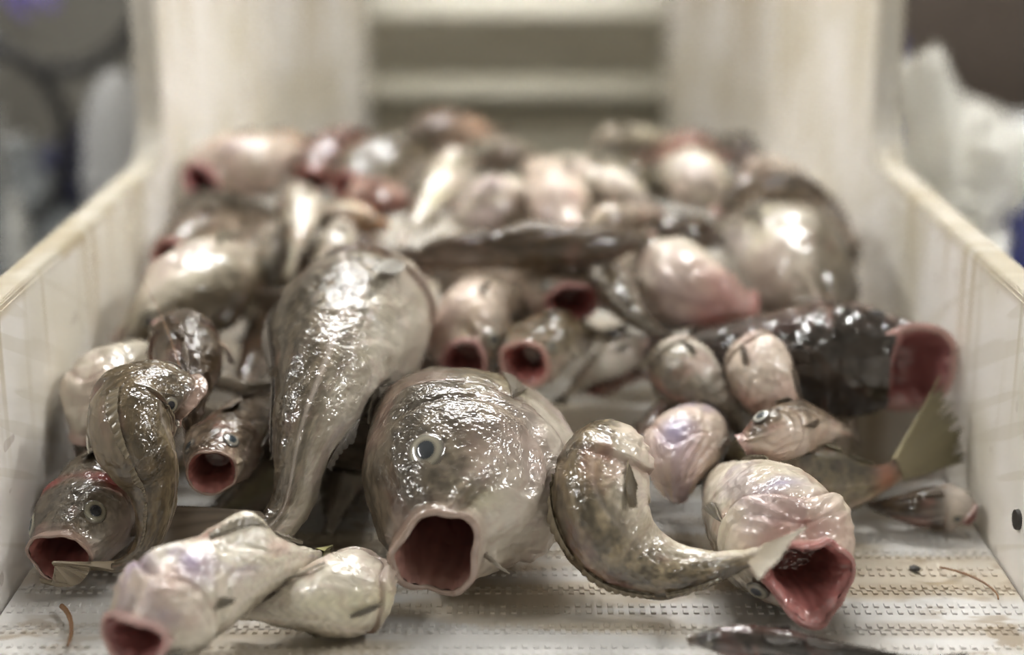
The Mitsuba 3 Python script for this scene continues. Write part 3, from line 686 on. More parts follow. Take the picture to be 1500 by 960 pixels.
    {'label': 'black cod lying over the white cleat at right, wide pink mouth facing the right wall', 'name': 'cod', 'pts': [(0.2642, 1.0431, 0.0856), (0.261, 1.0539, 0.0859), (0.2468, 1.0609, 0.0864), (0.2297, 1.0671, 0.0865), (0.2117, 1.0748, 0.0858), (0.1932, 1.0833, 0.0847), (0.1743, 1.0919, 0.0834), (0.1552, 1.1007, 0.0819), (0.1365, 1.1104, 0.0801), (0.1185, 1.1217, 0.078), (0.1021, 1.1352, 0.0758), (0.0883, 1.1514, 0.0734)], 'hw': 0.0368, 'hh': 0.0397, 'q': 2, 'roll': [-82, -80, -60], 'mouth': (0.9, 0.8), 'skew': 0.3, 'cb': 0.25, 'depth': 0.2, 'pal': 'dark', 'mottle': 0.5, 'shade': 1.9, 'pink': 0.1, 'lipcol': (0.4, 0.22, 0.2), 'lip': 0.13, 'mouthcol': (0.36, 0.15, 0.15), 'deepcol': (0.2, 0.065, 0.065), 'eye': 0.19, 'eye_at': (0.15, 1.35), 'seed': 29, 'slimy': 1, 'iris': (0.05, 0.045, 0.04), 'wrinkle': 2.2, 'peccol': ((0.1, 0.085, 0.07), (0.16, 0.14, 0.12)), 'line': 0.0, 'violet': 0},
    {'label': 'pinkish white belly with fanned gill rays, wedged between the curved cod and the torn-jawed cod', 'pts': [(0.1021, 0.9621, 0.029), (0.0993, 0.9562, 0.0418), (0.1016, 0.9653, 0.0516), (0.106, 0.9781, 0.0545), (0.1115, 0.9906, 0.0553), (0.1175, 1.003, 0.0544), (0.1235, 1.0155, 0.0525), (0.1295, 1.028, 0.0504), (0.1351, 1.0406, 0.0484), (0.1402, 1.0533, 0.0467), (0.1447, 1.0662, 0.0455), (0.1487, 1.079, 0.045)], 'hw': 0.0235, 'hh': 0.0235, 'q': 2, 'roll': [175, 185], 'mouth': (0.3, 0.2), 'pal': 'pink', 'mottle': 0.3, 'shade': 0.7, 'pink': 0.3, 'violet': 1.2, 'throat': 0.5, 'seed': 32, 'patches': [(0.22, 3.1, 0.06, 0.42, (0.26, 0.22, 0.33), 0.95)], 'eye': 0.18},
    {'label': 'small pink-headed fish with a dark round eye, above the torn-jawed cod', 'pts': [(0.1404, 0.9523, 0.0672), (0.1489, 0.9521, 0.0711), (0.1574, 0.9553, 0.0729), (0.1651, 0.9601, 0.0731), (0.1723, 0.9656, 0.0725), (0.1793, 0.9715, 0.0713), (0.1861, 0.9778, 0.0694), (0.1926, 0.9843, 0.067), (0.1991, 0.9908, 0.0643), (0.2055, 0.9973, 0.0613), (0.212, 1.0037, 0.0583), (0.2185, 1.01, 0.0553)], 'hw': 0.0179, 'hh': 0.0179, 'q': 2, 'roll': [-40, -30], 'mouth': (0.62, 0.42), 'skew': 0.2, 'pal': 'pink', 'mottle': 0.6, 'shade': 1.2, 'pink': 0.5, 'lipcol': (0.429, 0.266, 0.252), 'mouthcol': (0.333, 0.104, 0.096), 'eye': 0.3, 'eye_at': (0.13, 0.72), 'iris': (0.55, 0.53, 0.48), 'pupil': (0.02, 0.03, 0.04), 'seed': 35},
    {'label': 'olive fish stretched on the belt at right, raising a ragged spread tail beside the wall', 'pts': [(0.1394, 1.0078, 0.0232), (0.1446, 0.9978, 0.0269), (0.153, 0.9901, 0.0312), (0.1627, 0.9853, 0.0329), (0.1727, 0.9821, 0.0328), (0.1831, 0.98, 0.0312), (0.194, 0.9789, 0.0305), (0.2052, 0.9787, 0.0299), (0.2166, 0.9797, 0.0298), (0.2279, 0.982, 0.0305), (0.2387, 0.986, 0.0326), (0.2483, 0.9916, 0.0365)], 'hw': 0.019, 'hh': 0.0337, 'q': 2, 'roll': [12, -6], 'mouth': (0.3, 0.16), 'pal': 'olive', 'mottle': 0.8, 'shade': 1.5, 'pink': 0.3, 'seed': 38, 'tail': {'length': 0.064, 'spread': 24, 'fork': 0.05, 'col0': (0.3, 0.265, 0.165), 'col1': (0.15, 0.135, 0.075), 'rag': 0.2}, 'patches': [(0.9, 1.5, 0.07, 1.2, (0.5, 0.2, 0.13), 0.8), (0.9, -1.5, 0.07, 1.2, (0.5, 0.2, 0.13), 0.8)], 'dlift': 0.1, 'line': 0.2},
    {'label': 'small dark-backed fish with pale head, lying on the belt against the right wall', 'pts': [(0.2905, 0.9639, 0.0151), (0.2856, 0.9683, 0.016), (0.2809, 0.9712, 0.0165), (0.2748, 0.9728, 0.0168), (0.2684, 0.9731, 0.0167), (0.2617, 0.9729, 0.0164), (0.2549, 0.9734, 0.0157), (0.2482, 0.9754, 0.0148), (0.2422, 0.979, 0.0136), (0.2369, 0.9837, 0.0123), (0.2327, 0.9894, 0.0109), (0.2298, 0.9959, 0.0095)], 'hw': 0.0141, 'hh': 0.0141, 'q': 2, 'roll': [-40, -30], 'mouth': (0.55, 0.45), 'pal': 'brown', 'mottle': 0.7, 'shade': 2.1, 'pink': 0.5, 'lipcol': (0.311, 0.148, 0.148), 'seed': 41, 'eye': 0.22, 'patches': [(0.15, 0, 0.14, 2.4, (0.55, 0.48, 0.42), 1.0)], 'tail': False},
    {'label': 'dark narrow fish in front at the bottom right, cut off by the frame', 'pts': [(0.0927, 0.7993, 0.013), (0.1045, 0.7974, 0.014), (0.1163, 0.7955, 0.0143), (0.1281, 0.7938, 0.0141), (0.14, 0.7924, 0.0134), (0.1518, 0.7912, 0.0125), (0.1637, 0.7899, 0.0116), (0.1756, 0.7886, 0.011), (0.1874, 0.7874, 0.0103), (0.1994, 0.7864, 0.0097), (0.2113, 0.7859, 0.009), (0.2232, 0.7861, 0.008)], 'hw': 0.0088, 'hh': 0.0088, 'q': 2, 'roll': [30, 30], 'mouth': (0.34, 0.3), 'pal': 'dark', 'mottle': 0.9, 'shade': 2.2, 'pink': 0.2, 'violet': 0.8, 'seed': 44, 'eye': 0.2, 'lipcol': (0.118, 0.089, 0.067)},
    {'label': 'white belly-up fish behind the bent codling at the left wall', 'pts': [(-0.2788, 0.9735, 0.0603), (-0.2737, 0.9796, 0.0735), (-0.2706, 0.9918, 0.0819), (-0.2683, 1.0064, 0.0853), (-0.2654, 1.0213, 0.0859), (-0.2604, 1.0358, 0.0852), (-0.2524, 1.049, 0.0837), (-0.2415, 1.0597, 0.0811), (-0.2282, 1.067, 0.0774), (-0.2142, 1.072, 0.0725), (-0.2006, 1.0767, 0.0662), (-0.1888, 1.0828, 0.0583)], 'hw': 0.0254, 'hh': 0.0235, 'q': 1, 'roll': [170, 180], 'mouth': (0.3, 0.2), 'pal': 'pale', 'mottle': 0.4, 'shade': 0.8, 'pink': 0.2, 'seed': 47, 'violet': 0.2},
    {'label': 'dark brown wet fish lying steeply down the heap, left of the large grey cod', 'pts': [(-0.2395, 1.0451, 0.1163), (-0.2303, 1.0376, 0.1161), (-0.2226, 1.0291, 0.1137), (-0.2168, 1.0198, 0.1098), (-0.2126, 1.01, 0.1056), (-0.2094, 0.9996, 0.102), (-0.207, 0.989, 0.0991), (-0.2052, 0.9786, 0.0955), (-0.204, 0.9702, 0.0886), (-0.2042, 0.9688, 0.0768), (-0.2048, 0.9701, 0.0643), (-0.2043, 0.9678, 0.0522)], 'hw': 0.0226, 'hh': 0.0217, 'q': 2, 'roll': [20, 0], 'mouth': (0.3, 0.2), 'pal': 'brown', 'mottle': 0.5, 'shade': 1.9, 'pink': 0.2, 'seed': 50, 'wrinkle': 1.8, 'plift': 0.3, 'pec': 0.16, 'peccol': ((0.4, 0.22, 0.1), (0.12, 0.11, 0.1)), 'line': 0},
    {'label': 'slim pale grey fish under the large cod tail, lying on the belt', 'pts': [(-0.1499, 1.069, 0.0197), (-0.1534, 1.0536, 0.0168), (-0.1575, 1.0378, 0.0151), (-0.1621, 1.0222, 0.0158), (-0.1671, 1.0075, 0.0158), (-0.1723, 0.9936, 0.0166), (-0.1774, 0.9797, 0.0171), (-0.1824, 0.9657, 0.017), (-0.1873, 0.9516, 0.0165), (-0.192, 0.9375, 0.0155), (-0.1967, 0.9233, 0.0141), (-0.2014, 0.9091, 0.0123)], 'hw': 0.0157, 'hh': 0.0149, 'q': 1, 'roll': [60, 60], 'mouth': (0.3, 0.16), 'pal': 'silver', 'mottle': 0.3, 'shade': 0.8, 'pink': 0.1, 'seed': 53, 'tail': {'length': 0.04, 'spread': 20, 'col0': (0.1, 0.09, 0.06), 'col1': (0.08, 0.07, 0.05)}},
    {'label': 'narrow grey fish squeezed between the large cod tail and the big cod', 'pts': [(-0.1072, 1.0811, 0.0251), (-0.1078, 1.0742, 0.0236), (-0.109, 1.0698, 0.0209), (-0.111, 1.0635, 0.0172), (-0.1131, 1.0552, 0.0142), (-0.115, 1.0439, 0.013), (-0.1164, 1.0304, 0.0111), (-0.1171, 1.0161, 0.0091), (-0.1177, 1.002, 0.0085), (-0.1184, 0.9883, 0.0075), (-0.1193, 0.9749, 0.0056), (-0.1205, 0.9617, 0.0037)], 'hw': 0.014, 'hh': 0.014, 'q': 1, 'roll': [70, 70], 'mouth': (0.3, 0.16), 'pal': 'silver', 'mottle': 0.4, 'shade': 0.9, 'pink': 0.2, 'seed': 56, 'tail': False},
    {'label': 'silvery pink fish slanting down behind the small pink-headed fish', 'pts': [(0.101, 1.0703, 0.087), (0.1027, 1.0624, 0.0874), (0.1051, 1.0549, 0.0869), (0.1082, 1.048, 0.0859), (0.1121, 1.0419, 0.0844), (0.1167, 1.0365, 0.0823), (0.1223, 1.0315, 0.0795), (0.1288, 1.027, 0.0755), (0.1355, 1.0231, 0.0702), (0.1417, 1.0205, 0.0633), (0.1466, 1.0198, 0.0553), (0.1499, 1.0213, 0.047)], 'hw': 0.0225, 'hh': 0.0225, 'q': 2, 'roll': [110, 105], 'mouth': (0.3, 0.2), 'pal': 'silver', 'mottle': 0.4, 'shade': 0.9, 'pink': 0.5, 'seed': 59, 'gill': 0.2, 'lipcol': (0.429, 0.222, 0.207), 'throat': 0.7, 'line': 0.2},
    {'label': 'pale fish with its pink snout pointing up, left of the black cod', 'pts': [(0.1581, 1.0562, 0.0995), (0.1584, 1.0468, 0.0973), (0.1585, 1.0375, 0.0959), (0.1589, 1.0284, 0.0942), (0.1596, 1.0195, 0.0918), (0.1614, 1.0112, 0.0877), (0.1657, 1.0057, 0.0809), (0.1715, 1.0041, 0.0729), (0.1778, 1.0042, 0.065), (0.1841, 1.0049, 0.0573), (0.1906, 1.0054, 0.0496), (0.197, 1.0045, 0.042)], 'hw': 0.0206, 'hh': 0.0224, 'q': 2, 'roll': [140, 130], 'mouth': (0.34, 0.26), 'pal': 'pink', 'mottle': 0.5, 'shade': 0.9, 'pink': 0.5, 'seed': 62, 'gill': 0.2, 'lipcol': (0.444, 0.281, 0.259), 'violet': 0.2, 'line': 0.2},
    {'label': 'dark slim fish leaning beside the white cleat', 'pts': [(0.0786, 1.0156, 0.022), (0.0824, 1.0236, 0.0258), (0.0864, 1.031, 0.0306), (0.0904, 1.0381, 0.0357), (0.0942, 1.0455, 0.0406), (0.0977, 1.0534, 0.0449), (0.1009, 1.0618, 0.0482), (0.1036, 1.0707, 0.0509), (0.106, 1.0798, 0.0529), (0.108, 1.0891, 0.0543), (0.1097, 1.0986, 0.0553), (0.111, 1.1081, 0.056)], 'hw': 0.0125, 'hh': 0.0125, 'q': 1, 'roll': [20, 20], 'mouth': (0.3, 0.2), 'pal': 'brown', 'mottle': 0.5, 'shade': 1.6, 'seed': 65},
    {'label': 'small white fish standing on its head under the black cod', 'pts': [(0.2177, 1.0497, 0.0183), (0.2184, 1.0564, 0.0195), (0.2184, 1.062, 0.0225), (0.2177, 1.0663, 0.0265), (0.2164, 1.0694, 0.0304), (0.2148, 1.0723, 0.0339), (0.213, 1.075, 0.0373), (0.2112, 1.0786, 0.0412), (0.2096, 1.0877, 0.0479), (0.2087, 1.0959, 0.0479), (0.2088, 1.1032, 0.0486), (0.2098, 1.11, 0.0474)], 'hw': 0.0113, 'hh': 0.0123, 'q': 1, 'roll': [150, 150], 'mouth': (0.3, 0.2), 'pal': 'pale', 'mottle': 0.3, 'shade': 0.7, 'seed': 68, 'tail': False},
    {'label': 'pale pink head facing down with a dark pink mouth, right of the large grey cod', 'pts': [(-0.0373, 1.0748, 0.0787), (-0.0353, 1.0877, 0.0836), (-0.034, 1.1007, 0.0879), (-0.033, 1.1138, 0.0919), (-0.0319, 1.1266, 0.0954), (-0.03, 1.1388, 0.0982), (-0.0264, 1.1502, 0.1002), (-0.0204, 1.161, 0.1004), (-0.0124, 1.1713, 0.0983), (-0.0033, 1.1815, 0.0935), (0.0056, 1.1921, 0.0862), (0.0133, 1.2033, 0.0771)], 'hw': 0.03, 'hh': 0.029, 'q': 1, 'roll': [115, 125], 'mouth': (0.66, 0.62), 'skew': 0.2, 'depth': 0.2, 'pal': 'pink', 'mottle': 0.3, 'shade': 0.8, 'pink': 0.3, 'lipcol': (0.429, 0.237, 0.229), 'mouthcol': (0.355, 0.148, 0.148), 'lip': 0.12, 'seed': 71, 'throat': 0.5},
    {'label': 'fish with a wide red mouth turned to the right, in the middle of the heap', 'pts': [(0.0422, 1.1556, 0.1007), (0.0391, 1.168, 0.1018), (0.0351, 1.18, 0.1029), (0.03, 1.1915, 0.1043), (0.0235, 1.2022, 0.1055), (0.0153, 1.2118, 0.106), (0.0058, 1.2202, 0.1057), (-0.0045, 1.2276, 0.1047), (-0.0155, 1.2342, 0.1033), (-0.0269, 1.2402, 0.1011), (-0.0384, 1.2455, 0.098), (-0.0499, 1.2505, 0.094)], 'hw': 0.0269, 'hh': 0.0258, 'q': 1, 'roll': [0, 10], 'mouth': (0.8, 0.66), 'skew': 0.2, 'depth': 0.22, 'pal': 'pink', 'mottle': 0.4, 'shade': 1.0, 'pink': 0.3, 'lipcol': (0.444, 0.222, 0.215), 'mouthcol': (0.355, 0.111, 0.111), 'lip': 0.14, 'seed': 74},
    {'label': 'brown fish with a perfectly round pink mouth, just above the big cod', 'pts': [(0.005, 1.0518, 0.0877), (0.0085, 1.0637, 0.0883), (0.0121, 1.0755, 0.0883), (0.016, 1.0871, 0.0879), (0.0201, 1.0984, 0.087), (0.0249, 1.1093, 0.0856), (0.0305, 1.1196, 0.0836), (0.0372, 1.1294, 0.0814), (0.0447, 1.1392, 0.0791), (0.0529, 1.1488, 0.0771), (0.0617, 1.158, 0.075), (0.0709, 1.1665, 0.0724)], 'hw': 0.0224, 'hh': 0.0224, 'q': 1, 'roll': [0, 0], 'mouth': (0.84, 0.8), 'skew': 0.1, 'cb': 0.1, 'depth': 0.24, 'pal': 'cod', 'mottle': 0.5, 'shade': 1.2, 'pink': 0.2, 'lipcol': (0.444, 0.252, 0.222), 'mouthcol': (0.311, 0.104, 0.096), 'lip': 0.16, 'seed': 77},
    {'label': 'slim silver fish slanting down to the left, behind the white cleat', 'pts': [(0.0934, 1.121, 0.08), (0.0876, 1.1169, 0.0798), (0.082, 1.1126, 0.079), (0.0766, 1.1083, 0.0776), (0.071, 1.1043, 0.0756), (0.0654, 1.1009, 0.0729), (0.0597, 1.0985, 0.0696), (0.0539, 1.0975, 0.0655), (0.0485, 1.0978, 0.061), (0.0433, 1.0984, 0.0562), (0.0383, 1.0988, 0.0512), (0.0335, 1.0982, 0.046)], 'hw': 0.0125, 'hh': 0.0125, 'q': 1, 'roll': [60, 60], 'mouth': (0.3, 0.2), 'pal': 'silver', 'mottle': 0.3, 'shade': 1.0, 'seed': 80},
    {'label': 'little dark pink fish low in the gap behind the white cleat', 'pts': [(0.052, 1.112, 0.052), (0.055, 1.1163, 0.0526), (0.0584, 1.1203, 0.0529), (0.0621, 1.1241, 0.0531), (0.0661, 1.1276, 0.053), (0.0702, 1.1309, 0.0528), (0.0745, 1.1339, 0.0524), (0.079, 1.1366, 0.0519), (0.0836, 1.1391, 0.0511), (0.0884, 1.1413, 0.0503), (0.0932, 1.1433, 0.0492), (0.098, 1.145, 0.048)], 'hw': 0.012, 'hh': 0.012, 'q': 1, 'roll': [10, 10], 'mouth': (0.66, 0.6), 'pal': 'red', 'mottle': 0.5, 'shade': 1.3, 'seed': 83, 'lipcol': (0.5, 0.2, 0.21)},
    {'label': 'slender dark fish with a shiny side, right of the wide red mouth', 'pts': [(0.0687, 1.194, 0.1139), (0.0707, 1.1816, 0.1143), (0.072, 1.169, 0.1143), (0.0729, 1.1565, 0.1136), (0.0739, 1.1441, 0.1122), (0.0758, 1.1321, 0.11), (0.0793, 1.1208, 0.107), (0.0849, 1.1108, 0.1032), (0.0923, 1.1028, 0.0988), (0.1015, 1.0985, 0.0939), (0.1108, 1.1006, 0.0893), (0.1176, 1.1084, 0.0865)], 'hw': 0.0146, 'hh': 0.0146, 'q': 1, 'roll': [40, 40], 'mouth': (0.3, 0.2), 'pal': 'silver', 'mottle': 0.5, 'shade': 1.6, 'seed': 86},
    {'label': 'white plump fish with a red mouth to the right, behind the silvery pink fish', 'pts': [(0.166, 1.1543, 0.0928), (0.1446, 1.1514, 0.1037), (0.1266, 1.1702, 0.1077), (0.1145, 1.194, 0.1073), (0.1062, 1.2193, 0.1046), (0.0986, 1.2448, 0.1013), (0.0913, 1.2704, 0.0979), (0.0847, 1.2963, 0.0942), (0.0789, 1.3223, 0.0904), (0.0739, 1.3483, 0.0863), (0.0695, 1.3744, 0.082), (0.0657, 1.4006, 0.0776)], 'hw': 0.0312, 'hh': 0.0302, 'q': 1, 'roll': [85, 110], 'mouth': (0.62, 0.5), 'depth': 0.16, 'pal': 'pale', 'mottle': 0.3, 'shade': 0.7, 'pink': 0.25, 'lipcol': (0.34, 0.111, 0.104), 'mouthcol': (0.296, 0.089, 0.089), 'lip': 0.18, 'violet': 0.5, 'seed': 89, 'throat': 0.5, 'patches': [(0.06, 3.14, 0.05, 3, (0.46, 0.16, 0.15), 0.8)]},
    {'label': 'thick grey and cream fish by the right wall, above the black cod', 'pts': [(0.2236, 1.1353, 0.0904), (0.2231, 1.1671, 0.1004), (0.2209, 1.1997, 0.1058), (0.2176, 1.2326, 0.1076), (0.2138, 1.2654, 0.1068), (0.21, 1.2984, 0.1043), (0.2067, 1.3315, 0.1008), (0.2034, 1.3645, 0.0968), (0.2001, 1.3975, 0.0924), (0.1967, 1.4303, 0.0878), (0.1931, 1.4631, 0.0834), (0.1888, 1.4959, 0.0796)], 'hw': 0.0463, 'hh': 0.0442, 'q': 1, 'roll': [60, 70], 'mouth': (0.3, 0.2), 'pal': 'grey', 'mottle': 0.4, 'shade': 0.7, 'pink': 0.2, 'seed': 92, 'eyes': (), 'line': 0.1},
    {'label': 'long thin dark brown fish lying right across the heap', 'pts': [(0.1049, 1.2157, 0.1371), (0.0853, 1.1985, 0.1381), (0.0633, 1.1847, 0.1385), (0.0392, 1.1757, 0.1383), (0.0135, 1.1734, 0.1374), (-0.0124, 1.1747, 0.1358), (-0.0383, 1.1737, 0.1336), (-0.064, 1.1712, 0.1306), (-0.0897, 1.1717, 0.1258), (-0.1148, 1.1755, 0.119), (-0.1394, 1.1796, 0.1105), (-0.1637, 1.1807, 0.1004)], 'hw': 0.0154, 'hh': 0.0154, 'q': 1, 'roll': [-25, -25], 'mouth': (0.3, 0.2), 'pal': 'brown', 'mottle': 0.4, 'shade': 1.9, 'pink': 0.1, 'seed': 95, 'line': 0.1, 'pec': 0.05},
    {'label': 'pale pinkish fish sloping down to the left wall, grey towards its tail', 'pts': [(-0.2799, 1.1121, 0.0847), (-0.2591, 1.111, 0.1014), (-0.24, 1.1265, 0.1115), (-0.2305, 1.1517, 0.113), (-0.2277, 1.179, 0.11), (-0.2264, 1.2065, 0.106), (-0.2249, 1.2343, 0.1015), (-0.2225, 1.2625, 0.0967), (-0.2188, 1.2909, 0.0921), (-0.2144, 1.3192, 0.0879), (-0.2103, 1.3475, 0.084), (-0.2072, 1.3758, 0.0801)], 'hw': 0.0349, 'hh': 0.034, 'q': 1, 'roll': [120, 110], 'mouth': (0.34, 0.24), 'pal': 'pale', 'mottle': 0.3, 'shade': 0.9, 'pink': 0.35, 'seed': 98, 'violet': 0.5, 'lipcol': (0.444, 0.333, 0.311)},
    {'label': 'small fish with a red ring of a mouth beside the left wall', 'pts': [(-0.2695, 1.2418, 0.1133), (-0.2694, 1.2592, 0.1145), (-0.2657, 1.2761, 0.1157), (-0.26, 1.2924, 0.1162), (-0.2534, 1.3083, 0.1153), (-0.2466, 1.3242, 0.1133), (-0.24, 1.3403, 0.1108), (-0.2339, 1.3568, 0.1082), (-0.2286, 1.3737, 0.1057), (-0.2243, 1.3909, 0.1031), (-0.2214, 1.4083, 0.1007), (-0.2201, 1.4259, 0.0988)], 'hw': 0.0212, 'hh': 0.0223, 'q': 1, 'roll': [0, 0], 'mouth': (0.78, 0.72), 'cb': 0.15, 'depth': 0.22, 'pal': 'pink', 'mottle': 0.4, 'shade': 1.0, 'pink': 0.4, 'lipcol': (0.444, 0.2, 0.185), 'mouthcol': (0.37, 0.096, 0.089), 'lip': 0.2, 'seed': 101},
    {'label': 'small white fish with an orange tip, behind the long thin brown fish', 'pts': [(-0.105, 1.2967, 0.1251), (-0.1175, 1.2987, 0.1281), (-0.1292, 1.304, 0.1287), (-0.1396, 1.3116, 0.128), (-0.1486, 1.321, 0.1265), (-0.1563, 1.3314, 0.1247), (-0.1633, 1.3425, 0.1229), (-0.1698, 1.3539, 0.1211), (-0.176, 1.3655, 0.1191), (-0.1822, 1.377, 0.1171), (-0.1889, 1.3884, 0.115), (-0.1964, 1.3992, 0.113)], 'hw': 0.0145, 'hh': 0.0145, 'q': 1, 'roll': [-100, -110], 'mouth': (0.4, 0.3), 'pal': 'pale', 'mottle': 0.3, 'shade': 0.6, 'seed': 104, 'lipcol': (0.444, 0.222, 0.104), 'patches': [(0.08, 3.14, 0.1, 3, (0.6, 0.3, 0.14), 0.9)]},
    {'label': 'small shiny white fish pointing down to the left, touching the long thin brown fish', 'pts': [(-0.1355, 1.2675, 0.1317), (-0.1366, 1.2605, 0.1305), (-0.1377, 1.2537, 0.129), (-0.139, 1.2472, 0.1272), (-0.1404, 1.2408, 0.1251), (-0.142, 1.2345, 0.123), (-0.1439, 1.2282, 0.1207), (-0.1462, 1.222, 0.1182), (-0.1488, 1.216, 0.1155), (-0.1518, 1.2102, 0.1126), (-0.1553, 1.2048, 0.1094), (-0.1592, 1.1999, 0.1059)], 'hw': 0.0132, 'hh': 0.0132, 'q': 1, 'roll': [85, 60], 'mouth': (0.3, 0.2), 'pal': 'pale', 'mottle': 0.3, 'shade': 0.7, 'seed': 107, 'tail': False},
    {'label': 'pale stubby fish standing upright in the heap, left of the small shiny white one', 'pts': [(-0.1818, 1.3542, 0.1401), (-0.1805, 1.3402, 0.1404), (-0.1789, 1.3261, 0.1404), (-0.177, 1.3121, 0.1402), (-0.1749, 1.2982, 0.1395), (-0.1731, 1.2841, 0.1382), (-0.1718, 1.27, 0.1362), (-0.1709, 1.2558, 0.1334), (-0.1704, 1.2416, 0.13), (-0.1707, 1.2279, 0.1248), (-0.1726, 1.2169, 0.1158), (-0.1765, 1.2135, 0.103)], 'hw': 0.0163, 'hh': 0.0174, 'q': 1, 'roll': [70, 95], 'mouth': (0.4, 0.3), 'pal': 'pale', 'mottle': 0.4, 'shade': 0.8, 'pink': 0.4, 'seed': 110},
    {'label': 'pale green-grey fish under the pinkish head in the back left corner', 'pts': [(-0.2922, 1.3866, 0.1174), (-0.2853, 1.3796, 0.1193), (-0.2789, 1.3722, 0.1216), (-0.2721, 1.3655, 0.1244), (-0.2648, 1.3595, 0.1273), (-0.2565, 1.3546, 0.1298), (-0.2467, 1.351, 0.131), (-0.2358, 1.3493, 0.1306), (-0.2248, 1.3492, 0.1286), (-0.2142, 1.3506, 0.1254), (-0.2041, 1.3532, 0.1213), (-0.1951, 1.3571, 0.1162)], 'hw': 0.015, 'hh': 0.015, 'q': 1, 'roll': [20, 20], 'mouth': (0.3, 0.2), 'pal': 'silver', 'mottle': 0.3, 'shade': 0.9, 'seed': 113},
    {'label': 'grey fish showing between the pinkish fish and the large cod', 'pts': [(-0.1959, 1.2219, 0.0858), (-0.1862, 1.233, 0.1012), (-0.1847, 1.255, 0.1036), (-0.1858, 1.2771, 0.1017), (-0.1865, 1.2992, 0.1001), (-0.1867, 1.3213, 0.0994), (-0.1866, 1.3435, 0.0993), (-0.1862, 1.3657, 0.0993), (-0.1856, 1.3879, 0.099), (-0.1853, 1.4102, 0.0977), (-0.1858, 1.4324, 0.0949), (-0.1873, 1.4543, 0.0908)], 'hw': 0.0231, 'hh': 0.0231, 'q': 1, 'roll': [30, 30], 'mouth': (0.3, 0.2), 'pal': 'grey', 'mottle': 0.4, 'shade': 1.3, 'seed': 116},
    {'label': 'brown fish behind the pale pink head, under the long thin brown fish', 'pts': [(0.0158, 1.1599, 0.064), (0.003, 1.1718, 0.0679), (-0.0091, 1.1851, 0.0698), (-0.0195, 1.1995, 0.071), (-0.0276, 1.215, 0.0719), (-0.0339, 1.2312, 0.0723), (-0.039, 1.2479, 0.0722), (-0.0434, 1.2649, 0.0717), (-0.0478, 1.2819, 0.0709), (-0.0524, 1.2989, 0.0696), (-0.0579, 1.3157, 0.0679), (-0.0648, 1.3319, 0.0658)], 'hw': 0.0237, 'hh': 0.0237, 'q': 1, 'roll': [10, 10], 'mouth': (0.3, 0.2), 'pal': 'cod', 'mottle': 0.4, 'shade': 1.2, 'seed': 119, 'tail': False},
    {'label': 'pinkish white head with a red mouth turned left, in the back left corner', 'pts': [(-0.2737, 1.3933, 0.1416), (-0.2717, 1.4116, 0.1406), (-0.2629, 1.4257, 0.1431), (-0.2486, 1.4363, 0.1457), (-0.2348, 1.4481, 0.1462), (-0.2229, 1.4623, 0.1446), (-0.2135, 1.4784, 0.1419), (-0.2063, 1.4957, 0.1385), (-0.2006, 1.5136, 0.1347), (-0.1956, 1.5319, 0.1309), (-0.1904, 1.5501, 0.127), (-0.1838, 1.5679, 0.1232)], 'hw': 0.0291, 'hh': 0.0291, 'q': 1, 'roll': [-120, -110], 'mouth': (0.68, 0.5), 'depth': 0.2, 'pal': 'pink', 'mottle': 0.3, 'shade': 0.7, 'pink': 0.35, 'lipcol': (0.355, 0.148, 0.148), 'lip': 0.18, 'mouthcol': (0.311, 0.096, 0.104), 'seed': 122, 'throat': 0.4},
    {'label': 'small tan fish at the top left of the heap', 'pts': [(-0.25, 1.5216, 0.1456), (-0.2446, 1.5168, 0.1479), (-0.2378, 1.5144, 0.1502), (-0.2304, 1.5142, 0.1522), (-0.2231, 1.5159, 0.1535), (-0.2161, 1.5195, 0.1535), (-0.2101, 1.5244, 0.1521), (-0.205, 1.5299, 0.1499), (-0.2006, 1.5358, 0.1473), (-0.1966, 1.542, 0.1447), (-0.1928, 1.5484, 0.1422), (-0.1888, 1.5548, 0.1401)], 'hw': 0.0114, 'hh': 0.0114, 'q': 0, 'roll': [0, 0], 'pal': 'brown', 'mottle': 0.4, 'shade': 0.9, 'seed': 125, 'patches': [(0.4, 0, 0.5, 3, (0.45, 0.28, 0.17), 0.9)]},
    {'label': 'dark red torn fish head in the back row left of the middle', 'pts': [(-0.1806, 1.4182, 0.1372), (-0.1789, 1.4338, 0.1437), (-0.1756, 1.4498, 0.1481), (-0.1713, 1.4659, 0.1506), (-0.1664, 1.4819, 0.1515), (-0.1617, 1.4979, 0.1512), (-0.157, 1.514, 0.1498), (-0.1525, 1.53, 0.1477), (-0.1481, 1.546, 0.1452), (-0.1439, 1.5621, 0.1424), (-0.1398, 1.5783, 0.1397), (-0.1358, 1.5945, 0.1372)], 'hw': 0.0223, 'hh': 0.0223, 'q': 1, 'roll': [20, 20], 'mouth': (0.7, 0.6), 'depth': 0.2, 'pal': 'red', 'mottle': 0.6, 'shade': 1.2, 'pink': 0.8, 'lipcol': (0.266, 0.089, 0.074), 'mouthcol': (0.207, 0.044, 0.037), 'seed': 128},
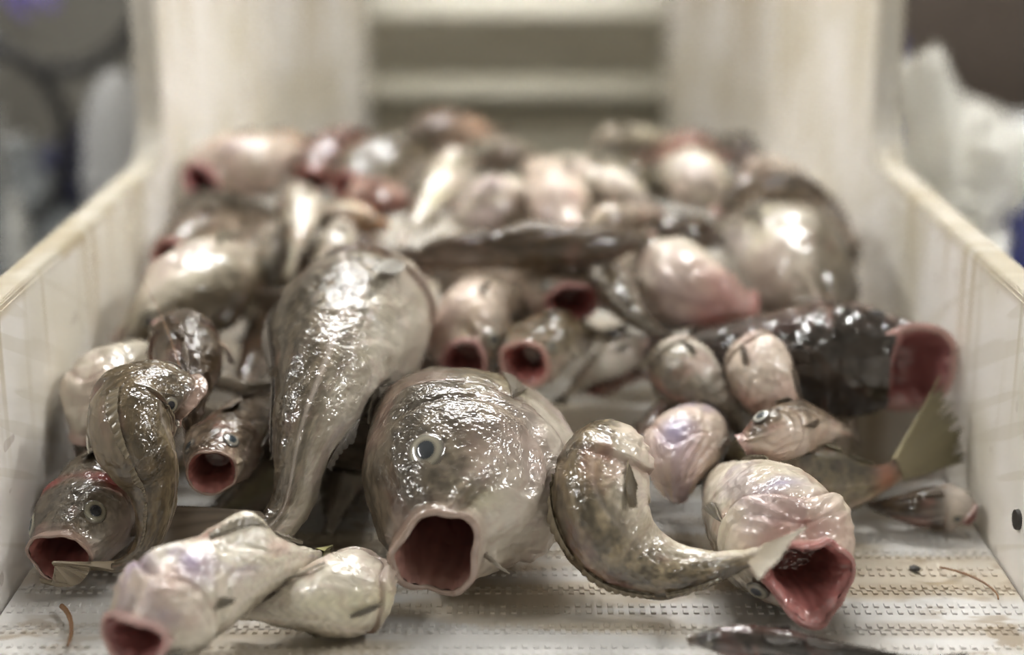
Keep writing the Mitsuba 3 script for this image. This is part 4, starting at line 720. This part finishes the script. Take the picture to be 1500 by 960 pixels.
    {'label': 'pale brown fish with a red mouth low left, in the back row', 'pts': [(-0.1462, 1.3951, 0.1352), (-0.1403, 1.41, 0.1378), (-0.1339, 1.4247, 0.1403), (-0.1272, 1.4394, 0.1425), (-0.1205, 1.4541, 0.1438), (-0.1132, 1.4685, 0.1437), (-0.1055, 1.4826, 0.1424), (-0.0977, 1.4967, 0.1399), (-0.0902, 1.511, 0.137), (-0.0835, 1.5262, 0.1342), (-0.0783, 1.5421, 0.1318), (-0.075, 1.5587, 0.1298)], 'hw': 0.0285, 'hh': 0.0285, 'q': 1, 'roll': [20, 20], 'mouth': (0.66, 0.62), 'depth': 0.2, 'pal': 'pale', 'mottle': 0.5, 'shade': 1.1, 'pink': 0.3, 'lipcol': (0.37, 0.148, 0.133), 'mouthcol': (0.311, 0.074, 0.067), 'lip': 0.16, 'seed': 131},
    {'label': 'white fish slanting steeply up to the right, its tail touching the long thin brown fish', 'pts': [(-0.0512, 1.4956, 0.1408), (-0.0541, 1.4749, 0.1404), (-0.0566, 1.4541, 0.1401), (-0.0589, 1.4332, 0.1399), (-0.0612, 1.4123, 0.1395), (-0.064, 1.3916, 0.1386), (-0.0677, 1.371, 0.1369), (-0.0718, 1.3504, 0.1341), (-0.0764, 1.33, 0.13), (-0.0817, 1.3103, 0.1246), (-0.088, 1.2915, 0.1176), (-0.0956, 1.2741, 0.1088)], 'hw': 0.0217, 'hh': 0.0206, 'q': 1, 'roll': [70, 60], 'mouth': (0.3, 0.2), 'pal': 'pale', 'mottle': 0.3, 'shade': 0.6, 'seed': 134},
    {'label': 'dark brown head with a peach coloured jaw, topmost in the middle of the back row', 'pts': [(-0.1006, 1.5231, 0.1543), (-0.0908, 1.5284, 0.1581), (-0.0811, 1.5344, 0.1601), (-0.072, 1.5411, 0.1604), (-0.0637, 1.5487, 0.1598), (-0.0563, 1.5572, 0.1588), (-0.0496, 1.5663, 0.1575), (-0.0432, 1.5757, 0.1558), (-0.0369, 1.5852, 0.1536), (-0.0304, 1.5945, 0.1511), (-0.0232, 1.6032, 0.1481), (-0.0153, 1.6111, 0.1447)], 'hw': 0.022, 'hh': 0.0194, 'q': 1, 'roll': [20, 20], 'mouth': (0.6, 0.5), 'pal': 'brown', 'mottle': 0.4, 'shade': 1.6, 'seed': 137, 'lipcol': (0.074, 0.044, 0.037), 'patches': [(0.62, 0, 0.28, 3, (0.6, 0.38, 0.27), 1.0)]},
    {'label': 'white belly-up fish right of the steep white fish', 'pts': [(-0.0487, 1.3572, 0.1219), (-0.042, 1.3482, 0.1244), (-0.0321, 1.3458, 0.1266), (-0.0226, 1.349, 0.1272), (-0.014, 1.3557, 0.1262), (-0.006, 1.365, 0.1238), (0.0019, 1.3758, 0.121), (0.0098, 1.3872, 0.1186), (0.0175, 1.3988, 0.1167), (0.0252, 1.4101, 0.1149), (0.0331, 1.4209, 0.1127), (0.0422, 1.4306, 0.1104)], 'hw': 0.0287, 'hh': 0.0275, 'q': 1, 'roll': [-120, -110], 'mouth': (0.4, 0.3), 'pal': 'pale', 'mottle': 0.3, 'shade': 0.7, 'seed': 140, 'violet': 0.6},
    {'label': 'pinkish fish pointing its head down at the middle of the long thin brown fish', 'pts': [(0.0439, 1.2502, 0.1243), (0.0407, 1.2729, 0.1315), (0.0373, 1.2958, 0.1375), (0.0341, 1.319, 0.1424), (0.031, 1.3425, 0.1458), (0.0274, 1.3666, 0.1474), (0.023, 1.391, 0.1472), (0.0186, 1.4154, 0.1455), (0.0146, 1.4399, 0.1431), (0.0111, 1.4644, 0.1408), (0.0077, 1.4889, 0.139), (0.0045, 1.5134, 0.1377)], 'hw': 0.0238, 'hh': 0.0238, 'q': 1, 'roll': [128, 118], 'mouth': (0.4, 0.3), 'pal': 'pink', 'mottle': 0.3, 'shade': 0.7, 'pink': 0.6, 'seed': 143, 'violet': 0.7, 'lipcol': (0.37, 0.185, 0.178)},
    {'label': 'long whitish fish lying behind, pointing to the right at the long thin brown fish', 'pts': [(0.1205, 1.3351, 0.1249), (0.1024, 1.3415, 0.1315), (0.0885, 1.3559, 0.1359), (0.0776, 1.3732, 0.1387), (0.0676, 1.3913, 0.1407), (0.0582, 1.4097, 0.1419), (0.0491, 1.4283, 0.1425), (0.0405, 1.447, 0.1424), (0.0326, 1.4661, 0.1417), (0.0255, 1.4854, 0.1404), (0.0192, 1.5049, 0.1387), (0.0137, 1.5247, 0.1366)], 'hw': 0.0232, 'hh': 0.022, 'q': 1, 'roll': [85, 95], 'mouth': (0.3, 0.2), 'pal': 'pale', 'mottle': 0.3, 'shade': 0.7, 'seed': 146},
    {'label': 'small white fish with pink belly, on the right end of the long thin brown fish', 'pts': [(0.0508, 1.2384, 0.1316), (0.0601, 1.2407, 0.1351), (0.0682, 1.2472, 0.1371), (0.0748, 1.2555, 0.1378), (0.0811, 1.2642, 0.1377), (0.0875, 1.2727, 0.1372), (0.0938, 1.2812, 0.1362), (0.1, 1.2896, 0.1351), (0.106, 1.2981, 0.1336), (0.1121, 1.3066, 0.1315), (0.1181, 1.3151, 0.1289), (0.1237, 1.3236, 0.1261)], 'hw': 0.0151, 'hh': 0.0151, 'q': 1, 'roll': [115, 90], 'mouth': (0.5, 0.4), 'pal': 'pink', 'mottle': 0.3, 'shade': 0.8, 'pink': 0.7, 'seed': 149, 'lipcol': (0.385, 0.148, 0.133)},
    {'label': 'narrow white fish topmost at the right of the back row', 'pts': [(0.0714, 1.5362, 0.1497), (0.0795, 1.532, 0.1524), (0.087, 1.5266, 0.1544), (0.0945, 1.5213, 0.1559), (0.1026, 1.5171, 0.1569), (0.1116, 1.5153, 0.1574), (0.1209, 1.5165, 0.1571), (0.1302, 1.5195, 0.1562), (0.1391, 1.5234, 0.1544), (0.1477, 1.5277, 0.152), (0.1558, 1.5325, 0.1492), (0.1634, 1.5378, 0.1459)], 'hw': 0.014, 'hh': 0.014, 'q': 0, 'roll': [128, 138], 'pal': 'pale', 'mottle': 0.2, 'shade': 0.6, 'seed': 152, 'tail': False},
    {'label': 'reddish fish head turned right, behind the narrow white fish', 'pts': [(0.1835, 1.4777, 0.1422), (0.1763, 1.4772, 0.1461), (0.1693, 1.4805, 0.1488), (0.1635, 1.486, 0.15), (0.1583, 1.4921, 0.1502), (0.1528, 1.4979, 0.1494), (0.147, 1.5032, 0.1478), (0.1408, 1.5084, 0.1456), (0.1345, 1.5139, 0.1433), (0.1283, 1.5198, 0.1412), (0.1225, 1.5261, 0.1392), (0.1173, 1.5328, 0.1373)], 'hw': 0.0202, 'hh': 0.0202, 'q': 1, 'roll': [30, 30], 'mouth': (0.66, 0.56), 'depth': 0.2, 'pal': 'red', 'mottle': 0.4, 'shade': 1.0, 'pink': 0.6, 'lipcol': (0.333, 0.104, 0.104), 'mouthcol': (0.281, 0.067, 0.067), 'seed': 155},
    {'label': 'olive brown fish under the narrow white fish in the back row', 'pts': [(0.082, 1.4714, 0.136), (0.0863, 1.4615, 0.1377), (0.09, 1.4513, 0.1386), (0.0937, 1.4413, 0.1388), (0.0981, 1.4316, 0.1383), (0.1039, 1.423, 0.1368), (0.1117, 1.4168, 0.1342), (0.1215, 1.4148, 0.1305), (0.132, 1.416, 0.1264), (0.1427, 1.4189, 0.1226), (0.1532, 1.4229, 0.1189), (0.1631, 1.4276, 0.115)], 'hw': 0.0155, 'hh': 0.0155, 'q': 0, 'roll': [20, 20], 'pal': 'olive', 'mottle': 0.4, 'shade': 1.5, 'seed': 158},
    {'label': 'white round-bellied fish right of the olive brown one', 'pts': [(0.1799, 1.3511, 0.1315), (0.1679, 1.3581, 0.1384), (0.1605, 1.3715, 0.1423), (0.1558, 1.3865, 0.1444), (0.152, 1.4021, 0.1453), (0.1485, 1.4181, 0.1448), (0.1451, 1.4343, 0.1427), (0.1419, 1.4504, 0.1396), (0.1391, 1.4665, 0.1362), (0.1366, 1.4827, 0.1331), (0.1342, 1.499, 0.1305), (0.1318, 1.5155, 0.1286)], 'hw': 0.0247, 'hh': 0.0247, 'q': 1, 'roll': [115, 105], 'mouth': (0.4, 0.3), 'pal': 'pale', 'mottle': 0.3, 'shade': 0.7, 'seed': 161},
    {'label': 'blackish fish at the back right beside the tall panel', 'pts': [(0.2175, 1.4669, 0.138), (0.2156, 1.4775, 0.141), (0.2135, 1.4881, 0.1433), (0.2113, 1.4989, 0.145), (0.2089, 1.5097, 0.1462), (0.2064, 1.5206, 0.1468), (0.2038, 1.5314, 0.147), (0.201, 1.5422, 0.1468), (0.1981, 1.5529, 0.1463), (0.1951, 1.5636, 0.1454), (0.1919, 1.5742, 0.1443), (0.1885, 1.5847, 0.143)], 'hw': 0.0155, 'hh': 0.0155, 'q': 0, 'roll': [10, 10], 'pal': 'dark', 'mottle': 0.4, 'shade': 1.6, 'seed': 164},
    {'label': 'long pale fish with a bent tail by the right wall, above the thick grey one', 'pts': [(0.1587, 1.295, 0.136), (0.171, 1.2991, 0.1428), (0.1838, 1.3056, 0.1477), (0.1972, 1.313, 0.1503), (0.2112, 1.3199, 0.1508), (0.2258, 1.3244, 0.1489), (0.2401, 1.3235, 0.1443), (0.2514, 1.3155, 0.1381), (0.2592, 1.3043, 0.1319), (0.2646, 1.2917, 0.1263), (0.2676, 1.2782, 0.1218), (0.2672, 1.2643, 0.1186)], 'hw': 0.0167, 'hh': 0.0167, 'q': 1, 'roll': [20, 20], 'mouth': (0.4, 0.3), 'pal': 'pink', 'mottle': 0.5, 'shade': 1.0, 'pink': 0.4, 'seed': 167},
    {'label': 'brownish shiny fish behind the long pale one near the right wall', 'pts': [(0.2084, 1.3999, 0.132), (0.2147, 1.3968, 0.1352), (0.2204, 1.3922, 0.1374), (0.2254, 1.3864, 0.1387), (0.2298, 1.3801, 0.1391), (0.2339, 1.3736, 0.139), (0.2381, 1.3672, 0.1386), (0.2426, 1.361, 0.1377), (0.2477, 1.3554, 0.136), (0.2535, 1.3513, 0.1333), (0.2599, 1.3494, 0.1295), (0.2661, 1.3502, 0.125)], 'hw': 0.0163, 'hh': 0.0163, 'q': 0, 'roll': [20, 20], 'pal': 'cod', 'mottle': 0.5, 'shade': 1.3, 'seed': 170},
    {'label': 'pale fish farthest back beside the right tall panel', 'pts': [(0.2016, 1.4395, 0.136), (0.2061, 1.4427, 0.1379), (0.2114, 1.4442, 0.1396), (0.217, 1.4441, 0.1408), (0.2227, 1.4431, 0.1417), (0.2283, 1.4418, 0.142), (0.234, 1.4406, 0.142), (0.2397, 1.44, 0.1415), (0.2454, 1.4407, 0.1405), (0.2504, 1.4433, 0.1391), (0.2543, 1.4472, 0.1376), (0.2573, 1.4519, 0.136)], 'hw': 0.0146, 'hh': 0.0146, 'q': 0, 'roll': [128, 138], 'pal': 'pink', 'mottle': 0.4, 'shade': 0.9, 'seed': 173, 'pink': 0.5},
    {'label': 'olive fish standing against the right wall, its tail pointing up', 'pts': [(0.2622, 1.2784, 0.0906), (0.2642, 1.2875, 0.0937), (0.2658, 1.2965, 0.0968), (0.2671, 1.3055, 0.0997), (0.268, 1.3144, 0.1026), (0.2689, 1.3235, 0.1052), (0.2699, 1.3327, 0.1077), (0.2711, 1.342, 0.1101), (0.2723, 1.3515, 0.1124), (0.2735, 1.3611, 0.1146), (0.2747, 1.3708, 0.1168), (0.2757, 1.3806, 0.1191)], 'hw': 0.0136, 'hh': 0.0147, 'q': 0, 'roll': [0, 0], 'pal': 'olive', 'mottle': 0.5, 'shade': 1.6, 'seed': 176},
    {'label': 'grey brown fish filling the gap under the long pale fish at right', 'pts': [(0.1078, 1.3076, 0.1109), (0.1128, 1.2992, 0.1133), (0.1209, 1.2945, 0.1155), (0.1297, 1.2938, 0.1168), (0.1378, 1.2956, 0.1172), (0.1451, 1.2988, 0.117), (0.1514, 1.303, 0.1159), (0.1568, 1.3081, 0.1142), (0.1614, 1.3137, 0.1118), (0.1656, 1.3194, 0.1088), (0.1697, 1.3252, 0.1054), (0.174, 1.3309, 0.1018)], 'hw': 0.0188, 'hh': 0.0188, 'q': 0, 'roll': [10, 10], 'pal': 'brown', 'mottle': 0.5, 'shade': 1.7, 'seed': 179},
    {'label': 'dim fish in the dark gap left of the long thin brown fish', 'pts': [(-0.1092, 1.2885, 0.1029), (-0.1124, 1.2828, 0.1059), (-0.1177, 1.2786, 0.1075), (-0.1241, 1.2761, 0.1076), (-0.1308, 1.2745, 0.1065), (-0.1374, 1.273, 0.1048), (-0.1436, 1.271, 0.1024), (-0.1494, 1.2689, 0.0992), (-0.1548, 1.2669, 0.0952), (-0.1603, 1.2653, 0.0908), (-0.166, 1.2646, 0.0862), (-0.172, 1.2648, 0.0818)], 'hw': 0.0185, 'hh': 0.0185, 'q': 0, 'roll': [10, 10], 'pal': 'brown', 'mottle': 0.4, 'shade': 1.4, 'seed': 182},
    {'label': 'pink and white piece of a fish left of the steep white fish', 'pts': [(-0.1492, 1.3634, 0.1286), (-0.142, 1.3618, 0.1312), (-0.1346, 1.3611, 0.133), (-0.127, 1.3613, 0.1341), (-0.1195, 1.3624, 0.1344), (-0.1122, 1.3644, 0.1338), (-0.1052, 1.3673, 0.1325), (-0.0986, 1.3707, 0.1305), (-0.0924, 1.3743, 0.1279), (-0.0863, 1.378, 0.1249), (-0.0802, 1.3814, 0.1216), (-0.074, 1.3843, 0.1181)], 'hw': 0.0174, 'hh': 0.0174, 'q': 0, 'roll': [140, 115], 'pal': 'red', 'mottle': 0.4, 'shade': 0.9, 'seed': 185, 'pink': 0.8},
    {'label': 'silver fish peeping out behind the white belly-up fish in the back row', 'pts': [(-0.0346, 1.4458, 0.1494), (-0.0288, 1.4439, 0.1515), (-0.023, 1.4437, 0.1529), (-0.0176, 1.4451, 0.1538), (-0.0124, 1.4477, 0.1544), (-0.0073, 1.4511, 0.155), (-0.0022, 1.4552, 0.1553), (0.0027, 1.4598, 0.1554), (0.0076, 1.465, 0.1547), (0.0121, 1.4708, 0.1534), (0.016, 1.4769, 0.1518), (0.019, 1.4834, 0.15)], 'hw': 0.0173, 'hh': 0.0173, 'q': 0, 'roll': [100, 100], 'pal': 'silver', 'mottle': 0.4, 'shade': 0.9, 'seed': 188},
    {'label': 'small grey fish under the narrow gap right of the round pink mouth', 'pts': [(0.1436, 1.1595, 0.062), (0.1379, 1.1571, 0.0635), (0.1324, 1.1544, 0.0643), (0.1271, 1.1519, 0.0647), (0.1216, 1.1501, 0.0646), (0.1155, 1.1491, 0.064), (0.1089, 1.1492, 0.0627), (0.102, 1.15, 0.0611), (0.0954, 1.1512, 0.0591), (0.089, 1.1528, 0.0566), (0.083, 1.1545, 0.0536), (0.0771, 1.1557, 0.05)], 'hw': 0.0157, 'hh': 0.0157, 'q': 0, 'roll': [20, 20], 'pal': 'grey', 'mottle': 0.4, 'shade': 1.3, 'seed': 191},
    {'label': 'dark fish filling the deep gap between the brown wet fish and the large grey cod', 'pts': [(-0.1921, 1.3096, 0.0582), (-0.1906, 1.2853, 0.0598), (-0.1898, 1.2608, 0.0606), (-0.1896, 1.2363, 0.0608), (-0.19, 1.2119, 0.0606), (-0.1908, 1.1876, 0.0601), (-0.1919, 1.1635, 0.0591), (-0.193, 1.1394, 0.0573), (-0.1939, 1.1154, 0.0548), (-0.1939, 1.0914, 0.0517), (-0.1923, 1.0674, 0.0473), (-0.1885, 1.0438, 0.0424)], 'hw': 0.02, 'hh': 0.02, 'q': 0, 'roll': [10, 10], 'pal': 'brown', 'mottle': 0.5, 'shade': 1.7, 'seed': 197, 'tail': False},
    {'label': 'dim brown fish lying crosswise under the pale pink head and the round pink mouth', 'pts': [(-0.0999, 1.155, 0.04), (-0.0908, 1.1607, 0.0428), (-0.0805, 1.1641, 0.0449), (-0.0696, 1.1653, 0.0465), (-0.0586, 1.1648, 0.0475), (-0.0476, 1.1629, 0.0481), (-0.0369, 1.1601, 0.0483), (-0.0262, 1.1571, 0.0482), (-0.0154, 1.1547, 0.0478), (-0.0043, 1.1539, 0.0471), (0.0066, 1.1555, 0.0461), (0.0168, 1.1596, 0.045)], 'hw': 0.0184, 'hh': 0.0184, 'q': 0, 'roll': [10, 10], 'pal': 'brown', 'mottle': 0.5, 'shade': 1.7, 'seed': 200, 'tail': False},
    {'label': 'dull grey fish under the pale pinkish fish beside the left wall', 'pts': [(-0.2785, 1.1201, 0.0515), (-0.2775, 1.1355, 0.0574), (-0.2743, 1.1516, 0.0611), (-0.273, 1.1679, 0.0629), (-0.2726, 1.1843, 0.0635), (-0.2692, 1.2003, 0.0633), (-0.2639, 1.2157, 0.0629), (-0.2572, 1.2306, 0.0621), (-0.25, 1.2453, 0.0611), (-0.2429, 1.26, 0.0598), (-0.2366, 1.2752, 0.0582), (-0.2321, 1.2909, 0.0562)], 'hw': 0.0231, 'hh': 0.0231, 'q': 0, 'roll': [30, 30], 'pal': 'grey', 'mottle': 0.5, 'shade': 1.6, 'seed': 203, 'tail': False},
    {'label': 'dark fish in the hollow under the white plump fish, left of the black cod', 'pts': [(0.1916, 1.2325, 0.0541), (0.1897, 1.2176, 0.0549), (0.1829, 1.2046, 0.0566), (0.1693, 1.2014, 0.0591), (0.156, 1.2069, 0.0611), (0.1442, 1.2157, 0.0626), (0.1339, 1.2263, 0.0634), (0.125, 1.2383, 0.0636), (0.1173, 1.2512, 0.0632), (0.1103, 1.2645, 0.0622), (0.1035, 1.2778, 0.0604), (0.0964, 1.2908, 0.058)], 'hw': 0.0211, 'hh': 0.0211, 'q': 0, 'roll': [10, 10], 'pal': 'dark', 'mottle': 0.5, 'shade': 1.7, 'seed': 206, 'tail': False},
    {'label': 'dark fish tucked under the left half of the long thin dark brown fish', 'pts': [(0.0072, 1.2976, 0.0901), (-0.0026, 1.2927, 0.0933), (-0.013, 1.2885, 0.0958), (-0.0237, 1.285, 0.0976), (-0.0348, 1.2822, 0.0986), (-0.0461, 1.2803, 0.0986), (-0.0575, 1.2794, 0.0975), (-0.0688, 1.2796, 0.0955), (-0.0798, 1.2808, 0.0926), (-0.0904, 1.2832, 0.0891), (-0.1005, 1.2868, 0.0849), (-0.1098, 1.2915, 0.0802)], 'hw': 0.0165, 'hh': 0.0165, 'q': 0, 'roll': [10, 10], 'pal': 'brown', 'mottle': 0.5, 'shade': 1.7, 'seed': 209, 'tail': False},
    {'label': 'dark fish wedged low against the left wall behind the small codling', 'pts': [(-0.2744, 0.9886, 0.0426), (-0.2758, 0.9975, 0.0437), (-0.2768, 1.0062, 0.0444), (-0.2774, 1.0149, 0.045), (-0.278, 1.0237, 0.0455), (-0.2785, 1.0328, 0.0461), (-0.2788, 1.0421, 0.0466), (-0.2789, 1.0515, 0.0469), (-0.2785, 1.0612, 0.0472), (-0.2778, 1.0709, 0.0473), (-0.2765, 1.0804, 0.0475), (-0.2746, 1.0909, 0.0479)], 'hw': 0.0156, 'hh': 0.0156, 'q': 0, 'roll': [10, 10], 'pal': 'brown', 'mottle': 0.4, 'shade': 1.5, 'seed': 194, 'tail': False},
]
for sp in FISH:
    build_fish(numbered(sp.get('name', 'fish')), sp)
# ------------------------------------------------------------------ scraps on the belt
v, f = tube([(-0.2620, 0.857, .004), (-0.2545, 0.845, .0035), (-0.2480, 0.822, .002), (-0.2470, 0.812, .0025)], [.0016, .0014, .0011, .0006], sides=8, n=24)
k = obj('fin_ray', (v, f), 'thread', smooth=True); tag(k, 'loose brown fin ray lying on the belt by the small codling', 'fin ray')
v, f = tube([(.258, .915, .002), (.268, .905, .0035), (.279, .892, .0025), (.2815, .872, .002)], [.0006, .0008, .0007, .0005], sides=8, n=24)
k = obj('thread', (v, f), 'thread', smooth=True); tag(k, 'thin brown thread curling on the belt near the right wall', 'thread')
def scrap(name, c, r, m, label, cat):
    b = trimesh.creation.icosphere(subdivisions=3, radius=1.0)
    b.vertices *= (1 + .5 * (meshkit.fbm(b.vertices * 1.6 + c[0] * 90, 3, 4) - .5))[:, None] * np.array(r)
    b.apply_translation(c)
    k = obj(name, b, m, smooth=True); tag(k, label, cat)
scrap('fish_scrap', (-.0335, .793, .0012), (.0052, .0036, .0016), 'orange_scrap', 'orange scrap of fish on the belt at the front edge', 'scrap')
scrap('fish_scrap', (-.0262, .788, .0012), (.0042, .0030, .0015), 'dark_hole', 'black speck on the belt next to the orange scrap', 'scrap')
scrap('fish_scrap', (.243, .916, .0010), (.0032, .0032, .0014), 'dark_hole', 'black speck on the belt below the small fish at the right wall', 'scrap')

# ------------------------------------------------------------------ left of the trough
t = 'machine_cabinet'
obj('body', box(0.95, 0.5, 1.9, c=(-0.86, 2.95, 0.10), bevel=0.012), 'grey_paint', t)
obj('door', box(0.40, 0.02, 1.5, c=(-1.08, 2.69, 0.15), bevel=0.006), 'grey_paint', t)
obj('door', box(0.36, 0.02, 1.5, c=(-0.62, 2.69, 0.15), bevel=0.006), 'grey_paint', t)
tag(t, 'grey brown machine cabinet in the background left of the trough', 'cabinet')
t = 'side_bench'
obj('worktop', box(0.55, 1.10, 0.03, c=(-0.63, 1.98, -0.050), bevel=0.006), 'dark_paint', t)
for sx in (-1, 1):
    for sy in (-1, 1):
        obj('leg', box(0.04, 0.04, 0.785, c=(-0.63 + sx * .24, 1.98 + sy * .5, -0.4575), bevel=0.004), 'steel', t)
tag(t, 'low dark bench standing left of the trough', 'bench')
BT = -0.035
def hose(pts, r, label):
    v, f = tube(pts, r, sides=18, n=110)
    k = obj('hose', (v, f), 'black_rubber', smooth=True); tag(k, label, 'hose', None)
hose([(-.425, 2.45, .42), (-.432, 2.25, .36), (-.439, 2.08, .285), (-.457, 2.05, .235), (-.485, 2.05, .190), (-.525, 2.05, .158), (-.569, 2.05, .149), (-.611, 2.05, .156), (-.643, 2.06, .175), (-.682, 2.08, .21), (-.74, 2.25, .30)], .0092, 'black hose hanging in a wide loop above the left bench')
hose([(-.70, 1.97, .262), (-.641, 1.91, .219), (-.596, 1.90, .194), (-.560, 1.90, .172), (-.536, 1.90, .136), (-.527, 1.90, .092), (-.535, 1.90, .047), (-.559, 1.89, .006), (-.59, 1.88, -.020), (-.66, 1.86, -.025)], .0092, 'black hose curling down onto the left bench')
def lathe(prof, c, n=48):
    m = trimesh.creation.revolve(np.array(prof), sections=n); m.apply_translation(c); return m
t = 'plastic_tub'
obj('body', lathe([(0, 0), (.036, 0), (.040, .006), (.043, .08), (.040, .14), (.028, .185), (.012, .208), (0, .212)], (-.457, 1.86, BT)), 'pale_grey_plastic', t, smooth=50)
obj('rim', lathe([(.042, .082), (.0455, .083), (.047, .088), (.0455, .093), (.042, .094)], (-.457, 1.86, BT)), 'pale_grey_plastic', t, smooth=50)
tag(t, 'pale grey round-shouldered plastic tub behind the left wall of the trough', 'tub')
t = 'pipe_stand'
v, f = tube([(-.590, 1.84, BT), (-.590, 1.84, .135)], .0085, n=2); obj('upright', (v, f), 'chrome', t, smooth=40)
v, f = tube([(-.590, 1.84, .095), (-.552, 1.84, .100)], .007, n=2); obj('arm', (v, f), 'chrome', t, smooth=40)
v, f = tube([(-.590, 1.84, BT), (-.590, 1.84, BT + .006)], .022, sides=24, n=2); obj('base', (v, f), 'chrome', t, smooth=40)
tag(t, 'short chrome pipe stand at the left edge of the picture', 'pipe')
t = 'bottle'
obj('body', lathe([(0, 0), (.012, 0), (.0135, .003), (.0135, .055), (.010, .066), (.0065, .070), (.0065, .076), (0, .076)], (-.545, 1.74, BT)), 'white_plastic', t, smooth=50)
obj('cap', lathe([(0, .0), (.0078, 0), (.0082, .002), (.0078, .015), (0, .016)], (-.545, 1.74, BT + .0765)), 'white_plastic', t, smooth=50)
tag(t, 'small white plastic bottle on the left bench', 'bottle')
def cloth(name, c, r, m, label, cat, seed, amp=.45, sub=4, smooth=True):
    b = trimesh.creation.icosphere(subdivisions=sub, radius=1.0)
    n = b.vertices.copy()
    d = 0
    for o in range(4):
        d = d + .5 ** o * np.abs(2 * meshkit.noise(n * (1.7 * 2 ** o) + seed * 3.7, seed + o) - 1)
    b.vertices = n * (1 + amp * (d - .75))[:, None] * np.array(r)
    b.vertices[:, 2] = np.maximum(b.vertices[:, 2], -r[2] * .8)
    b.apply_translation(c)
    k = obj(name, b, m, smooth=smooth); tag(k, label, cat); return k
cloth('work_cloth', (-.535, 2.12, BT + .045), (.085, .05, .056), 'navy_cloth', 'crumpled dark navy cloth behind the curling hose on the left bench', 'cloth', 5)
import manifold3d as m3
GL = [((-.70, 2.28, .25), (-.655, 2.26, .238), .026), ((-.655, 2.25, .232), (-.625, 2.235, .212), .010), ((-.655, 2.26, .244), (-.617, 2.245, .236), .0095), ((-.66, 2.27, .256), (-.622, 2.255, .258), .0095), ((-.67, 2.275, .268), (-.637, 2.265, .280), .009), ((-.69, 2.255, .225), (-.665, 2.24, .200), .0095)]
man = None
for a, b, r in GL:
    h2 = m3.Manifold.batch_hull([m3.Manifold.sphere(r, 24).translate(a), m3.Manifold.sphere(r * .8, 24).translate(b)])
    man = h2 if man is None else man + h2
k = obj('rubber_glove', man, 'purple_rubber', smooth=50); tag(k, 'purple rubber glove hanging at the top left corner', 'glove')
v, f = tube([(-.70, 2.29, .27), (-.70, 2.42, .33), (-.70, 2.68, .33)], .006, n=12); k = obj('glove_hook', (v, f), 'chrome', smooth=40); tag(k, 'steel hook on the cabinet holding the purple glove', 'hook')
# ------------------------------------------------------------------ right of the trough
t = 'packing_table'
obj('worktop', box(0.85, 1.3, 0.03, c=(0.77, 1.95, -0.010), bevel=0.006), 'white_plastic', t)
for sx in (-1, 1):
    for sy in (-1, 1):
        obj('leg', box(0.04, 0.04, 0.825, c=(0.77 + sx * .38, 1.95 + sy * .6, -0.4375), bevel=0.004), 'steel', t)
tag(t, 'white table standing right of the trough under the plastic bags', 'table')
t = 'brown_cupboard'
obj('body', box(1.1, 0.5, 1.9, c=(1.00, 3.05, 0.10), bevel=0.012), 'brown_paint', t)
obj('door', box(0.50, 0.02, 1.7, c=(0.73, 2.79, 0.12), bevel=0.006), 'brown_paint', t)
obj('door', box(0.50, 0.02, 1.7, c=(1.26, 2.79, 0.12), bevel=0.006), 'brown_paint', t)
tag(t, 'dark brown cupboard in the background at the top right', 'cupboard')
def bag(c, r, seed, label, ear, pull=.9):
    b = trimesh.creation.icosphere(subdivisions=5, radius=1.0)
    n = b.vertices.copy(); d = 0
    for o in range(5):
        d = d + .58 ** o * np.abs(2 * meshkit.noise(n * (1.6 * 2 ** o) + seed * 5.1, seed + o) - 1)
    v = n * (1 + .46 * (d - .9))[:, None]
    up = np.clip(n @ (np.array(ear) / np.linalg.norm(ear)), 0, 1)
    v = v * (1 - .30 * sstep(.45, .85, up) + pull * sstep(.82, 1.0, up))[:, None]
    v = v * np.array(r); v[:, 2] = np.maximum(v[:, 2], -r[2] * .8)
    b.vertices = v; b.apply_translation(c)
    k = obj('plastic_bag', b, 'bag_film', smooth=True); tag(k, label, 'plastic bag')
bag((.440, 1.66, .085), (.078, .07, .098), 3, 'crumpled white plastic bag right of the trough, its knotted top sticking up', (-.40, 0, 1))
bag((.560, 1.84, .060), (.072, .06, .070), 8, 'second crumpled white plastic bag at the right edge of the picture', (-.5, 0, 1), .5)
t = 'blue_crate'
for (c, sz) in (((.426, 2.36, .095), (.13, .012, .18)), ((.426, 2.10, .095), (.13, .012, .18)), ((.367, 2.23, .095), (.012, .246, .18)), ((.485, 2.23, .095), (.012, .246, .18))):
    obj('side', box(*sz, c=c, bevel=.003), 'blue_plastic', t)
obj('bottom', box(.128, .27, .010, c=(.426, 2.23, .010), bevel=.002), 'blue_plastic', t)
tag(t, 'blue plastic crate behind the white bags', 'crate')
cloth('blue_sleeve', (.515, 1.60, .038), (.022, .04, .042), 'blue_plastic', 'blue plastic sleeve beside the white bag at the right edge', 'sleeve', 9)
